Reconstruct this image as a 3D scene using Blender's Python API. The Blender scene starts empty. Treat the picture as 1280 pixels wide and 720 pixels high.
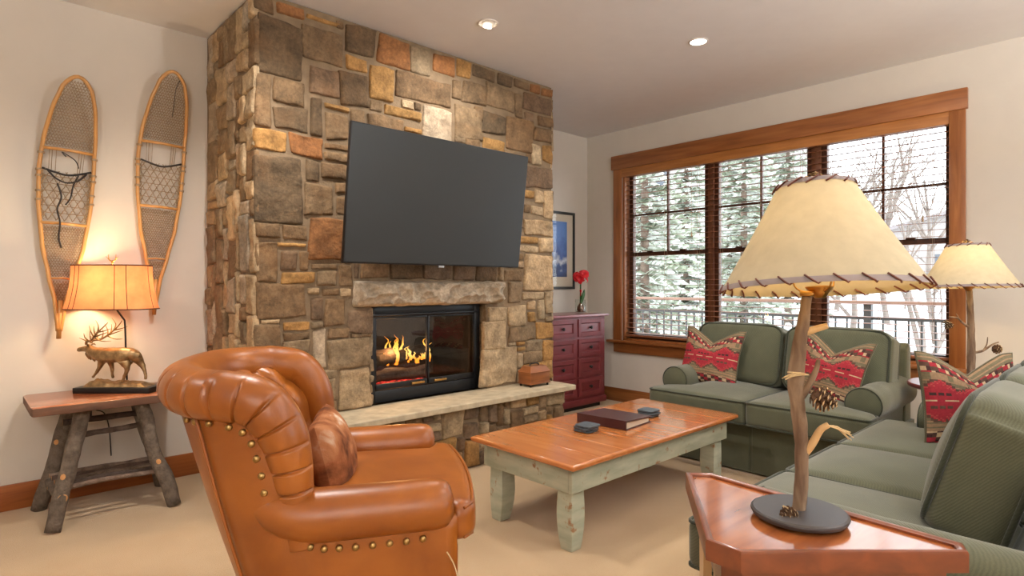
import bpy, bmesh, math, random
from mathutils import Vector, Matrix, noise
SC = bpy.context.scene
COL = SC.collection
R = math.radians
PI = math.pi
rnd = random.Random(7)
V = Vector

# ------------------------------------------------------------------ helpers
def lin(c):
    return tuple(((x/255)/12.92 if x/255 <= .04045 else ((x/255+.055)/1.055)**2.4) for x in c)
def lerp(a, b, t): return a+(b-a)*t
def sstep(a, b, x):
    t = max(0, min(1, (x-a)/(b-a))); return t*t*(3-2*t)

def wmat(o):
    return (wmat(o.parent) @ o.matrix_basis) if o.parent else o.matrix_basis.copy()

class MB:
    """collects shapes into one bmesh, then links them as ONE mesh object"""
    def __init__(s):
        s.bm = bmesh.new(); s.mi = 0
    def add(s, verts, faces, M=None):
        vs = [s.bm.verts.new(M @ V(v) if M else V(v)) for v in verts]
        out = []
        for f in faces:
            try:
                fc = s.bm.faces.new([vs[i] for i in f]); fc.material_index = s.mi; fc.smooth = True; out.append(fc)
            except ValueError: pass
        return out
    def box(s, a, b, bev=0.0, seg=2, M=None):
        t = bmesh.new(); bmesh.ops.create_cube(t, size=1)
        a, b = V(a), V(b)
        for v in t.verts: v.co = V((lerp(a[i], b[i], v.co[i]+.5) for i in range(3)))
        if bev > 0:
            bmesh.ops.bevel(t, geom=t.edges[:], offset=bev, segments=seg, profile=.5, affect='EDGES')
        s.merge(t, M)
    def merge(s, t, M=None):
        t.verts.ensure_lookup_table()
        idx = {v: i for i, v in enumerate(t.verts)}
        s.add([v.co for v in t.verts], [[idx[v] for v in f.verts] for f in t.faces], M)
        t.free()
    def prism(s, poly, z0, z1, bev=0.0, M=None, seg=2):
        t = bmesh.new()
        n = len(poly)
        lo = [t.verts.new((p[0], p[1], z0)) for p in poly]; hi = [t.verts.new((p[0], p[1], z1)) for p in poly]
        t.faces.new(lo[::-1]); t.faces.new(hi)
        for i in range(n): t.faces.new((lo[i], lo[(i+1) % n], hi[(i+1) % n], hi[i]))
        bmesh.ops.recalc_face_normals(t, faces=t.faces[:])
        if bev > 0: bmesh.ops.bevel(t, geom=t.edges[:], offset=bev, segments=seg, profile=.5, affect='EDGES')
        s.merge(t, M)
    def tube(s, pts, rad, n=10, cap=True, M=None, flat=1.0, up=None, closed=False):
        pts = [V(p) for p in pts]; m = len(pts)
        if not hasattr(rad, '__len__'): rad = [rad]*m
        verts = []; prev = None
        for i, p in enumerate(pts):
            if closed: d = pts[(i+1) % m]-pts[i-1]
            else: d = pts[min(i+1, m-1)]-pts[max(i-1, 0)]
            if d.length < 1e-9: d = V((0, 0, 1))
            d.normalize()
            if prev is None:
                u = V(up) if up else (V((0, 0, 1)) if abs(d.z) < .9 else V((1, 0, 0)))
            else: u = prev
            u = (u-d*u.dot(d))
            if u.length < 1e-6: u = d.orthogonal()
            u.normalize(); w = d.cross(u); prev = u
            for k in range(n):
                a = 2*PI*k/n
                verts.append(p+(u*math.cos(a)*flat+w*math.sin(a))*rad[i])
        faces = []
        for i in range(m if closed else m-1):
            j = (i+1) % m
            for k in range(n):
                k2 = (k+1) % n
                faces.append((i*n+k, i*n+k2, j*n+k2, j*n+k))
        if cap and not closed:
            faces.append(tuple(range(n))[::-1]); faces.append(tuple((m-1)*n+k for k in range(n)))
        return s.add(verts, faces, M)
    def lathe(s, prof, n=32, M=None, sx=1, sy=1):
        verts = []
        for r, z in prof:
            for k in range(n):
                a = 2*PI*k/n; verts.append((r*math.cos(a)*sx, r*math.sin(a)*sy, z))
        faces = []
        for i in range(len(prof)-1):
            for k in range(n):
                k2 = (k+1) % n
                faces.append((i*n+k, i*n+k2, (i+1)*n+k2, (i+1)*n+k))
        if prof[0][0] > 1e-6: faces.append(tuple(range(n))[::-1])
        if prof[-1][0] > 1e-6: faces.append(tuple((len(prof)-1)*n+k for k in range(n)))
        s.add(verts, faces, M)
    def ball(s, c, r, seg=12, rings=8, M=None, sc=(1, 1, 1)):
        t = bmesh.new(); bmesh.ops.create_uvsphere(t, u_segments=seg, v_segments=rings, radius=1)
        for v in t.verts: v.co = V((v.co.x*r*sc[0]+c[0], v.co.y*r*sc[1]+c[1], v.co.z*r*sc[2]+c[2]))
        s.merge(t, M)
    def grid(s, f, nu, nv, M=None, wrap=False):
        vs = [f(i/nu, j/nv) for j in range(nv+1) for i in range(nu+1)]
        fs = [(j*(nu+1)+i, j*(nu+1)+i+1, (j+1)*(nu+1)+i+1, (j+1)*(nu+1)+i) for j in range(nv) for i in range(nu)]
        return s.add(vs, fs, M)
    def cushion(s, h, r, crown=0.0, n=14, M=None, shape=None, side=0.0):
        """soft box of half sizes h, edge radius r; crown puffs the z faces, side puffs x and y faces"""
        L = []
        for i in range(n+1):
            t = -1+2*i/n
            L.append(math.copysign(abs(t)**.75, t))
        t = bmesh.new(); key = {}
        def vert(p):
            k = tuple(round(c, 5) for c in p)
            if k not in key:
                q = V((p[0]*h[0], p[1]*h[1], p[2]*h[2]))
                inner = V([max(-(h[i]-r), min(h[i]-r, q[i])) for i in range(3)])
                d = q-inner
                if d.length > 1e-9: q = inner+d.normalized()*min(r, d.length*1.0 if d.length < r else r)
                u, v, w = p
                q.z += math.copysign(1, w)*abs(w)*crown*(1-u*u)*(1-v*v) if crown else 0
                if side:
                    q.x += u*side*(1-v*v)*(1-w*w); q.y += v*side*(1-u*u)*(1-w*w)
                if shape: q = shape(q, p)
                key[k] = t.verts.new(q)
            return key[k]
        for ax in range(3):
            for sg in (-1, 1):
                for i in range(n):
                    for j in range(n):
                        quad = []
                        for a, b in ((i, j), (i+1, j), (i+1, j+1), (i, j+1)):
                            p = [0, 0, 0]; p[ax] = sg; p[(ax+1) % 3] = L[a]; p[(ax+2) % 3] = L[b]
                            quad.append(vert(p))
                        if sg < 0: quad.reverse()
                        try: t.faces.new(quad)
                        except ValueError: pass
        s.merge(t, M)
    def build(s, name, mat, parent=None, flat=False, world=False, label=None, autosmooth=None):
        me = bpy.data.meshes.new(name)
        if world and parent is not None:
            bmesh.ops.transform(s.bm, matrix=wmat(parent).inverted(), verts=s.bm.verts[:])
        bmesh.ops.recalc_face_normals(s.bm, faces=s.bm.faces[:]) if not getattr(s, 'keepn', False) else None
        if flat:
            for f in s.bm.faces: f.smooth = False
        elif autosmooth is not None:
            for e in s.bm.edges:
                if len(e.link_faces) == 2 and e.calc_face_angle(0) > R(autosmooth): e.smooth = False
        s.bm.to_mesh(me); s.bm.free()
        for m in (mat if isinstance(mat, (list, tuple)) else [mat]): me.materials.append(m)
        o = bpy.data.objects.new(name, me); COL.objects.link(o)
        if parent is not None: o.parent = parent
        if label: o['label'] = label
        return o

def tag(o, label=None, cat=None, group=None, kind=None):
    if label: o['label'] = label
    if cat: o['category'] = cat
    if group: o['group'] = group
    if kind: o['kind'] = kind
    return o
def thing(name, label, cat, loc=(0, 0, 0), rz=0.0, group=None, kind=None, M=None):
    o = bpy.data.objects.new(name, None); COL.objects.link(o); o.empty_display_size = .05
    if M is not None: o.matrix_basis = M
    else: o.location = loc; o.rotation_euler = (0, 0, rz); o.matrix_basis = Matrix.Translation(V(loc)) @ Matrix.Rotation(rz, 4, 'Z')
    return tag(o, label, cat, group, kind)
def dup(root, label=None, M=None):
    r = root.copy(); COL.objects.link(r)
    if label: r['label'] = label
    if M is not None: r.matrix_basis = M
    for ch in root.children:
        c = ch.copy(); COL.objects.link(c); c.parent = r
        for g in ch.children:
            d = g.copy(); COL.objects.link(d); d.parent = c
    return r
def skin(name, verts, edges, radii, mat, parent, sub=1, M=None):
    """one continuous body grown over a joint skeleton"""
    me = bpy.data.meshes.new('skeleton'); me.from_pydata([tuple(v) for v in verts], edges, [])
    o = bpy.data.objects.new('skeleton', me); COL.objects.link(o)
    mo = o.modifiers.new('s', 'SKIN')
    sv = me.skin_vertices[0].data
    for i, r in enumerate(radii):
        rr = r if hasattr(r, '__len__') else (r, r)
        sv[i].radius = rr; sv[i].use_root = (i == 0)
    ss = o.modifiers.new('u', 'SUBSURF'); ss.levels = sub; ss.render_levels = sub
    dg = bpy.context.evaluated_depsgraph_get()
    m2 = bpy.data.meshes.new_from_object(o.evaluated_get(dg))
    bpy.data.objects.remove(o); bpy.data.meshes.remove(me)
    if M: m2.transform(M)
    m2.name = name; m2.materials.clear(); m2.materials.append(mat)
    for p in m2.polygons: p.use_smooth = True
    b = bpy.data.objects.new(name, m2); COL.objects.link(b)
    if parent is not None: b.parent = parent
    return b
def smooth_path(pts, n=6):
    """Catmull-Rom through the points"""
    pts = [V(p) for p in pts]; out = []
    for i in range(len(pts)-1):
        p0, p1, p2, p3 = pts[max(i-1, 0)], pts[i], pts[i+1], pts[min(i+2, len(pts)-1)]
        for k in range(n):
            t = k/n
            out.append(.5*((2*p1)+(p2-p0)*t+(2*p0-5*p1+4*p2-p3)*t*t+(3*p1-p0-3*p2+p3)*t**3))
    out.append(pts[-1]); return out

# ------------------------------------------------------------------ materials
def new_mat(name):
    m = bpy.data.materials.new(name); m.use_nodes = True
    nt = m.node_tree; nt.nodes.clear()
    out = nt.nodes.new('ShaderNodeOutputMaterial')
    return m, nt, out
def N(nt, typ, **kw):
    n = nt.nodes.new(typ)
    for k, v in kw.items():
        if k.startswith('i_'):
            n.inputs[k[2:].replace('_', ' ')].default_value = v
        else: setattr(n, k, v)
    return n
def ramp(nt, fac, stops):
    r = nt.nodes.new('ShaderNodeValToRGB'); cr = r.color_ramp
    while len(cr.elements) < len(stops): cr.elements.new(.5)
    for e, (p, c) in zip(cr.elements, stops): e.position = p; e.color = (*c, 1) if len(c) == 3 else c
    nt.links.new(fac, r.inputs[0]); return r.outputs[0]
def coords(nt, scale=(1, 1, 1), rot=(0, 0, 0)):
    tc = nt.nodes.new('ShaderNodeTexCoord'); mp = nt.nodes.new('ShaderNodeMapping')
    mp.inputs['Scale'].default_value = scale; mp.inputs['Rotation'].default_value = rot
    nt.links.new(tc.outputs['Object'], mp.inputs[0]); return mp.outputs[0]
def bsdf(nt, out, rough=.5, metal=0.0, coat=0.0, sheen=0.0, spec=.5):
    b = nt.nodes.new('ShaderNodeBsdfPrincipled')
    b.inputs['Roughness'].default_value = rough; b.inputs['Metallic'].default_value = metal
    b.inputs['Coat Weight'].default_value = coat; b.inputs['Coat Roughness'].default_value = .12
    b.inputs['Sheen Weight'].default_value = sheen; b.inputs['Specular IOR Level'].default_value = spec
    nt.links.new(b.outputs[0], out.inputs[0]); return b
def bump(nt, b, h, strength=.3, dist=.01):
    n = nt.nodes.new('ShaderNodeBump'); n.inputs['Strength'].default_value = strength; n.inputs['Distance'].default_value = dist
    nt.links.new(h, n.inputs['Height']); nt.links.new(n.outputs[0], b.inputs['Normal'])
def plain(name, c, rough=.5, metal=0.0, coat=0.0, var=.08, nscale=8, bmp=0.0, bscale=200, bdist=.002, sheen=0.0, spec=.5):
    """one colour with a slight noise in it"""
    m, nt, out = new_mat(name); b = bsdf(nt, out, rough, metal, coat, sheen, spec)
    co = coords(nt); c = lin(c)
    n = N(nt, 'ShaderNodeTexNoise', i_Scale=nscale, i_Detail=4.0); nt.links.new(co, n.inputs[0])
    col = ramp(nt, n.outputs[0], [(.3, tuple(x*(1-var) for x in c)), (.7, tuple(min(1, x*(1+var)) for x in c))])
    nt.links.new(col, b.inputs['Base Color'])
    if bmp:
        n2 = N(nt, 'ShaderNodeTexNoise', i_Scale=bscale, i_Detail=3.0); nt.links.new(co, n2.inputs[0])
        bump(nt, b, n2.outputs[0], bmp, bdist)
    return m
def wood(name, c1, c2, scale=(2, 30, 30), rough=.35, coat=0.0, bmp=.1, knots=False, rot=(0, 0, 0), c3=None, detail=6):
    """grain runs along the axis with the smallest scale"""
    m, nt, out = new_mat(name); b = bsdf(nt, out, rough, 0, coat)
    co = coords(nt, scale, rot)
    n = N(nt, 'ShaderNodeTexNoise', i_Scale=1.0, i_Detail=float(detail), i_Distortion=.6); nt.links.new(co, n.inputs[0])
    stops = [(.25, lin(c1)), (.72, lin(c2))]
    if c3: stops = [(.2, lin(c3)), (.42, lin(c1)), (.72, lin(c2))]
    nt.links.new(ramp(nt, n.outputs[0], stops), b.inputs['Base Color'])
    bump(nt, b, n.outputs[0], bmp, .003)
    return m
def emit(name, c, s):
    m, nt, out = new_mat(name); e = nt.nodes.new('ShaderNodeEmission')
    e.inputs[0].default_value = (*lin(c), 1); e.inputs[1].default_value = s
    nt.links.new(e.outputs[0], out.inputs[0]); return m
def glass(name, tint=(1, 1, 1), clear=.9, rough=0.0):
    m, nt, out = new_mat(name)
    t = nt.nodes.new('ShaderNodeBsdfTransparent'); t.inputs[0].default_value = (*tint, 1)
    g = nt.nodes.new('ShaderNodeBsdfGlossy'); g.inputs['Roughness'].default_value = rough
    f = nt.nodes.new('ShaderNodeFresnel'); f.inputs[0].default_value = 1.45
    ad = N(nt, 'ShaderNodeMath', operation='MULTIPLY_ADD'); ad.inputs[1].default_value = 1.2; ad.inputs[2].default_value = max(0, .9-clear)
    nt.links.new(f.outputs[0], ad.inputs[0])
    ge = nt.nodes.new('ShaderNodeNewGeometry'); iv = N(nt, 'ShaderNodeMath', operation='SUBTRACT'); iv.inputs[0].default_value = 1; nt.links.new(ge.outputs['Backfacing'], iv.inputs[1])
    ml = N(nt, 'ShaderNodeMath', operation='MULTIPLY'); nt.links.new(ad.outputs[0], ml.inputs[0]); nt.links.new(iv.outputs[0], ml.inputs[1])
    mx = nt.nodes.new('ShaderNodeMixShader'); nt.links.new(ml.outputs[0], mx.inputs[0])
    nt.links.new(t.outputs[0], mx.inputs[1]); nt.links.new(g.outputs[0], mx.inputs[2])
    nt.links.new(mx.outputs[0], out.inputs[0]); return m
def shade_mat(name, c, trans=.5, var=.06, nscale=30):
    """lampshade parchment: lit through by the bulb inside"""
    m, nt, out = new_mat(name)
    co = coords(nt); n = N(nt, 'ShaderNodeTexNoise', i_Scale=nscale, i_Detail=4.0); nt.links.new(co, n.inputs[0])
    cl = lin(c)
    col = ramp(nt, n.outputs[0], [(.3, tuple(x*(1-var) for x in cl)), (.7, tuple(min(1, x*(1+var)) for x in cl))])
    d = nt.nodes.new('ShaderNodeBsdfDiffuse'); t = nt.nodes.new('ShaderNodeBsdfTranslucent')
    nt.links.new(col, d.inputs[0]); nt.links.new(col, t.inputs[0])
    mx = nt.nodes.new('ShaderNodeMixShader'); mx.inputs[0].default_value = trans
    nt.links.new(d.outputs[0], mx.inputs[1]); nt.links.new(t.outputs[0], mx.inputs[2]); nt.links.new(mx.outputs[0], out.inputs[0])
    return m
def leather_mat(name, c1, c2, rough=.36):
    m, nt, out = new_mat(name); b = bsdf(nt, out, rough, 0, 0, 0, .5)
    co = coords(nt)
    n = N(nt, 'ShaderNodeTexNoise', i_Scale=6.0, i_Detail=6.0, i_Distortion=.5); nt.links.new(co, n.inputs[0])
    nt.links.new(ramp(nt, n.outputs[0], [(.3, lin(c1)), (.7, lin(c2))]), b.inputs['Base Color'])
    v = N(nt, 'ShaderNodeTexNoise', i_Scale=160.0, i_Detail=2.0); nt.links.new(co, v.inputs[0])
    bump(nt, b, v.outputs[0], .12, .002); return m
def cloth_mat(name, c, weave=True, scale=420, sheen=.3, var=.12):
    m, nt, out = new_mat(name); b = bsdf(nt, out, .9, 0, 0, sheen, .2)
    co = coords(nt); cl = lin(c)
    n = N(nt, 'ShaderNodeTexNoise', i_Scale=9.0, i_Detail=5.0); nt.links.new(co, n.inputs[0])
    n2 = N(nt, 'ShaderNodeTexNoise', i_Scale=float(scale), i_Detail=2.0); nt.links.new(co, n2.inputs[0])
    mx = N(nt, 'ShaderNodeMix', data_type='FLOAT'); mx.inputs[0].default_value = .4
    nt.links.new(n.outputs[0], mx.inputs[2]); nt.links.new(n2.outputs[0], mx.inputs[3])
    nt.links.new(ramp(nt, mx.outputs[0], [(.35, tuple(x*(1-var) for x in cl)), (.65, tuple(min(1, x*(1+var)) for x in cl))]), b.inputs['Base Color'])
    wv = N(nt, 'ShaderNodeTexWave', wave_type='BANDS', bands_direction='DIAGONAL'); wv.inputs['Scale'].default_value = 66; wv.inputs['Distortion'].default_value = 1.5; wv.inputs['Detail Scale'].default_value = 2.0
    nt.links.new(co, wv.inputs[0]); src = b.inputs['Base Color'].links[0].from_socket
    tw = ramp(nt, wv.outputs[1], [(.2, (.91, .91, .91)), (.8, (1.08, 1.08, 1.07))])
    mm = N(nt, 'ShaderNodeMix', data_type='RGBA', blend_type='MULTIPLY'); mm.inputs[0].default_value = 1
    nt.links.new(src, mm.inputs[6]); nt.links.new(tw, mm.inputs[7]); nt.links.new(mm.outputs[2], b.inputs['Base Color'])
    ad = N(nt, 'ShaderNodeMath', operation='ADD'); nt.links.new(n2.outputs[0], ad.inputs[0]); nt.links.new(wv.outputs[1], ad.inputs[1])
    bump(nt, b, ad.outputs[0], .2, .002); return m
def vcol_mat(name, attr='tint', rough=.85, nscale=22, lo=.72, hi=1.25, bmp=.6, bdist=.01, bscale=35, rust=None, fine=1.0):
    """colour stored per stone or per woven figure, mottled by noise"""
    m, nt, out = new_mat(name); b = bsdf(nt, out, rough, 0, 0, 0, .3)
    a = nt.nodes.new('ShaderNodeVertexColor'); a.layer_name = attr
    co = coords(nt)
    n = N(nt, 'ShaderNodeTexNoise', i_Scale=float(nscale), i_Detail=7.0, i_Roughness=.65); nt.links.new(co, n.inputs[0])
    g = ramp(nt, n.outputs[0], [(.28, (lo, lo, lo)), (.72, (hi, hi, hi))])
    mx = N(nt, 'ShaderNodeMix', data_type='RGBA', blend_type='MULTIPLY'); mx.inputs[0].default_value = 1
    nt.links.new(a.outputs[0], mx.inputs[6]); nt.links.new(g, mx.inputs[7])
    n4 = N(nt, 'ShaderNodeTexNoise', i_Scale=float(nscale*4.5), i_Detail=6.0, i_Roughness=.7); nt.links.new(co, n4.inputs[0])
    g4 = ramp(nt, n4.outputs[0], [(.3, (fine, fine, fine)), (.7, (2-fine, 2-fine, 2-fine))])
    mf = N(nt, 'ShaderNodeMix', data_type='RGBA', blend_type='MULTIPLY'); mf.inputs[0].default_value = 1
    nt.links.new(mx.outputs[2], mf.inputs[6]); nt.links.new(g4, mf.inputs[7])
    src = mf.outputs[2]
    if rust:
        n3 = N(nt, 'ShaderNodeTexNoise', i_Scale=5.0, i_Detail=6.0); nt.links.new(co, n3.inputs[0])
        f = ramp(nt, n3.outputs[0], [(.52, (0, 0, 0)), (.78, (.4, .4, .4))])
        m2 = N(nt, 'ShaderNodeMix', data_type='RGBA'); nt.links.new(f, m2.inputs[0]); nt.links.new(src, m2.inputs[6]); m2.inputs[7].default_value = (*lin(rust), 1)
        src = m2.outputs[2]
    nt.links.new(src, b.inputs['Base Color'])
    n2 = N(nt, 'ShaderNodeTexNoise', i_Scale=float(bscale), i_Detail=8.0, i_Roughness=.6); nt.links.new(co, n2.inputs[0])
    bump(nt, b, n2.outputs[0], bmp, bdist); return m
# ------------------------------------------------------------------ camera
CAMH = 1.18; F = 739.0; HY = 356.0
TH = math.atan((1433-640)/F)
FW = V((math.cos(TH), math.sin(TH), 0)); RT = V((math.sin(TH), -math.cos(TH), 0))
cd = bpy.data.cameras.new('camera'); cam = bpy.data.objects.new('camera', cd); COL.objects.link(cam)
cam.location = (0, 0, CAMH); cam.rotation_euler = (PI/2, 0, TH-PI/2)
cd.sensor_width = 36; cd.lens = 36*F/1280; cd.shift_y = -(360-HY)/1280; cd.clip_start = .02
SC.camera = cam

# ------------------------------------------------------------------ room
YW, XW, YF, CEIL = 4.06, 4.88, 3.2, 2.74
XN, YB = -2.6, -3.4
M_wall = plain('wall_paint', (206, 198, 186), .85, var=.015, bmp=.08, bscale=120)
M_ceil = plain('ceiling_paint', (222, 221, 222), .8, var=.015, bmp=.08, bscale=90)
M_trim = wood('trim_wood', (138, 82, 40), (166, 106, 58), (26, 2.2, 26), .38, .15, .08, c3=(112, 64, 30))
M_trimz = wood('trim_wood_upright', (138, 82, 40), (166, 106, 58), (26, 26, 2.2), .38, .15, .08, c3=(112, 64, 30))
M_trimx = wood('trim_wood_along', (142, 78, 36), (168, 98, 48), (2.2, 26, 26), .38, .15, .08, c3=(112, 58, 26))
M_trimlight = wood('paler_trim_wood', (164, 104, 50), (188, 126, 68), (26, 2.2, 26), .38, .15, .06, c3=(140, 86, 40))
M_mull = wood('mullion_wood', (92, 54, 32), (118, 72, 44), (20, 20, 4), .45)
M_sash = wood('sash_wood', (66, 38, 24), (92, 54, 32), (20, 20, 4), .45)
M_blind = wood('blind_wood', (122, 72, 44), (146, 90, 56), (20, 3, 20), .5)

def struct(name, mb, mat, parent=None, **k):
    o = mb.build(name, mat, parent, **k)
    o['kind'] = 'structure'; return o
# carpet
m, nt, out = new_mat('carpet'); b = bsdf(nt, out, .95, 0, 0, .3, .1); co = coords(nt)
n1 = N(nt, 'ShaderNodeTexNoise', i_Scale=260.0, i_Detail=3.0); n2 = N(nt, 'ShaderNodeTexNoise', i_Scale=3.0, i_Detail=4.0)
nt.links.new(co, n1.inputs[0]); nt.links.new(co, n2.inputs[0])
mx = N(nt, 'ShaderNodeMix', data_type='FLOAT'); mx.inputs[0].default_value = .35
nt.links.new(n1.outputs[0], mx.inputs[2]); nt.links.new(n2.outputs[0], mx.inputs[3])
nt.links.new(ramp(nt, mx.outputs[0], [(.3, lin((170, 141, 104))), (.7, lin((200, 172, 134)))]), b.inputs['Base Color'])
bump(nt, b, n1.outputs[0], .5, .006); M_carpet = m
mb = MB(); mb.box((XN-.1, YB-.1, -.12), (XW+.15, YW+.1, 0)); struct('floor', mb, M_carpet, flat=True)
mb = MB(); mb.box((XN-.1, YB-.1, CEIL), (XW+.15, YW+.1, CEIL+.1)); struct('ceiling', mb, M_ceil, flat=True)
mb = MB(); mb.box((XN-.1, YW, 0), (XW+.15, YW+.1, CEIL)); struct('wall_left', mb, M_wall, flat=True)
mb = MB(); mb.box((XN-.1, YB, 0), (XN, YW, CEIL)); struct('wall_near', mb, M_wall, flat=True)
# window wall: opening Y .87..3.60, z .62..2.34
OY0, OY1, OZ0, OZ1 = .872, 3.60, .62, 2.345
mb = MB()
mb.box((XW, YB, 0), (XW+.15, OY0, CEIL)); mb.box((XW, OY1, 0), (XW+.15, YW, CEIL))
mb.box((XW, OY0, 0), (XW+.15, OY1, OZ0)); mb.box((XW, OY0, OZ1), (XW+.15, OY1, CEIL))
struct('wall_right', mb, M_wall, flat=True)
# wall behind the camera, opened for an added daylight fill window
BX0, BX1, BZ0, BZ1 = 2.0, 4.2, .7, 2.3
mb = MB()
mb.box((XN, YB-.1, 0), (BX0, YB, CEIL)); mb.box((BX1, YB-.1, 0), (XW, YB, CEIL))
mb.box((BX0, YB-.1, 0), (BX1, YB, BZ0)); mb.box((BX0, YB-.1, BZ1), (BX1, YB, CEIL))
struct('wall_back', mb, M_wall, flat=True)
# baseboards
def baseboard(name, a, b):
    mb = MB(); mb.box(a, b, .004); return struct(name, mb, M_trimx if name != 'baseboard_right' else M_trim, autosmooth=40)
baseboard('baseboard_left', (XN, YW-.016, 0), (1.14, YW, .135))
baseboard('baseboard_rear', (3.42, YW-.016, 0), (XW, YW, .135))
baseboard('baseboard_right', (XW-.016, YB, 0), (XW, YW-.016, .135))
baseboard('baseboard_back', (XN, YB, 0), (XW, YB+.016, .135))

# ------------------------------------------------------------------ window_1
M_glass = glass('window_glass', (.97, .985, .98), .9)
win = thing('window_1', None, None, (XW, 2.24, OZ0), 0, kind='structure')
def wpart(name, mat, boxes, bev=.003, parent=win, lab=None):
    mb = MB()
    for a, b in boxes: mb.box(a, b, bev)
    o = mb.build(name, mat, parent, world=True, autosmooth=40, label=lab)
    return o
wpart('head_casing', M_trim, [((XW-.034, .803, 2.345), (XW, 3.723, 2.484))], .004)
wpart('head_board', M_trimlight, [((XW-.018, .90, 2.262), (XW, 3.605, 2.346))], .003, lab='paler wooden board under the head casing')
wpart('side_casing', M_trimz, [((XW-.024, .815, .62), (XW, .905, 2.345))], .003)
wpart('side_casing', M_trimz, [((XW-.024, 3.605, .62), (XW, 3.70, 2.345))], .003)
wpart('window_sill', M_trim, [((XW-.06, .765, .598), (XW+.02, 3.764, .624))], .006)
wpart('apron', M_trim, [((XW-.022, .815, .50), (XW, 3.70, .598))], .004)
wpart('jamb', M_trimz, [((XW, OY0, OZ0), (XW+.14, OY0+.025, OZ1)), ((XW, OY1-.025, OZ0), (XW+.14, OY1, OZ1)), ((XW, OY0, OZ1-.03), (XW+.14, OY1, OZ1)), ((XW, OY0, OZ0), (XW+.14, OY1, OZ0+.025))], .002)
GX = XW+.09
bays = [(3.522, 2.74), (2.602, 1.85), (1.70, .94)]
wpart('mullion', M_mull, [((XW+.05, 2.602+.04, OZ0), (XW+.14, 2.74-.04, OZ1))], .003)
wpart('mullion', M_mull, [((XW+.05, 1.70+.04, OZ0), (XW+.14, 1.85-.04, OZ1))], .003)
for (ya, yb) in bays:
    f = wpart('sash', M_sash, [((GX-.02, yb-.045, .645), (GX+.03, yb, 2.31)), ((GX-.02, ya, .645), (GX+.03, ya+.045, 2.31)),
        ((GX-.02, yb, .645), (GX+.03, ya, .693)), ((GX-.02, yb, 2.28), (GX+.03, ya, 2.315)), ((GX-.025, yb, 1.465), (GX+.03, ya, 1.505))], .003)
    ym = (ya+yb)/2
    wpart('muntin', M_sash, [((GX-.012, ym-.009, 1.5), (GX+.02, ym+.009, 2.285)), ((GX-.012, yb, 1.868), (GX+.02, ya, 1.886))], .002, parent=win)
    mb = MB(); mb.box((GX, yb-.005, .69), (GX+.004, ya+.005, 1.475)); mb.box((GX+.008, yb-.005, 1.495), (GX+.012, ya+.005, 2.285))
    mb.build('pane', M_glass, win, world=True, flat=True)
    wpart('sash_lock', M_sash, [((GX-.045, ym-.21, 1.5), (GX-.02, ym-.15, 1.512)), ((GX-.045, ym+.15, 1.5), (GX-.02, ym+.21, 1.512))], .002)
# wooden blinds, slats open
bl = [(3.572, 2.675, 'leftmost wooden slat blind, in the window bay nearest the dresser'), (2.667, 1.772, 'middle wooden slat blind, in the window bay behind the big lampshade'), (1.764, .90, 'rightmost wooden slat blind, in the window bay nearest the far lamp')]
M_cord = plain('blind_cord', (178, 150, 120), .8)
for ya, yb, lab in bl:
    t = thing('wooden_blind', lab, 'blind', (XW+.035, (ya+yb)/2, .66), 0, 'wooden blinds in the window')
    mb = MB(); mb.box((XW+.012, yb, 2.262), (XW+.058, ya, 2.312), .003); mb.build('headrail', M_blind, t, world=True, autosmooth=40)
    mb = MB(); z = .705
    while z < 2.255:
        Mx = Matrix.Translation((XW+.035, 0, z)) @ Matrix.Rotation(R(-3), 4, 'Y')
        mb.box((-.022, yb+.004, -.0014), (.022, ya-.004, .0014), 0, M=Mx); z += .0475
    mb.build('slats', M_blind, t, world=True, flat=True)
    mb = MB(); mb.box((XW+.012, yb, .662), (XW+.058, ya, .684), .003); mb.build('bottom_rail', M_blind, t, world=True, autosmooth=40)
    for fy in (.12, .5, .88):
        y = lerp(yb, ya, fy); mb = MB()
        mb.tube([(XW+.012, y, .67), (XW+.012, y, 2.28)], .0012, 5); mb.tube([(XW+.058, y, .67), (XW+.058, y, 2.28)], .0012, 5)
        mb.build('ladder_cord', M_cord, t, world=True)
    y = yb+.16; mb = MB(); mb.tube([(XW+.006, y, 1.66), (XW+.006, y, 2.28)], .0012, 5); mb.lathe([(.002, 1.67), (.006, 1.645), (.007, 1.62), (.0, 1.618)], 10, Matrix.Translation((XW+.006, y, 0)))
    mb.build('pull_cord', M_cord, t, world=True)

# fill_window added out of view behind the camera for daylight fill
w2 = thing('fill_window', None, None, ((BX0+BX1)/2, YB, BZ0), 0, kind='structure')
bx = []
for k in range(4):
    x = lerp(BX0, BX1-.06, k/3); bx.append(((x, YB-.09, BZ0), (x+.06, YB-.02, BZ1)))
bx += [((BX0, YB-.09, BZ0), (BX1, YB-.02, BZ0+.06)), ((BX0, YB-.09, BZ1-.06), (BX1, YB-.02, BZ1))]
wpart('window_frame', M_trimz, bx, .004, w2)
wpart('casing', M_trimz, [((BX0-.1, YB, BZ0-.1), (BX0, YB+.024, BZ1+.12)), ((BX1, YB, BZ0-.1), (BX1+.1, YB+.024, BZ1+.12)), ((BX0, YB, BZ1), (BX1, YB+.024, BZ1+.12)), ((BX0, YB, BZ0-.1), (BX1, YB+.024, BZ0))], .004, w2)
mb = MB(); mb.box((BX0+.03, YB-.06, BZ0+.03), (BX1-.03, YB-.055, BZ1-.03)); mb.build('pane', M_glass, w2, world=True, flat=True)

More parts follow.
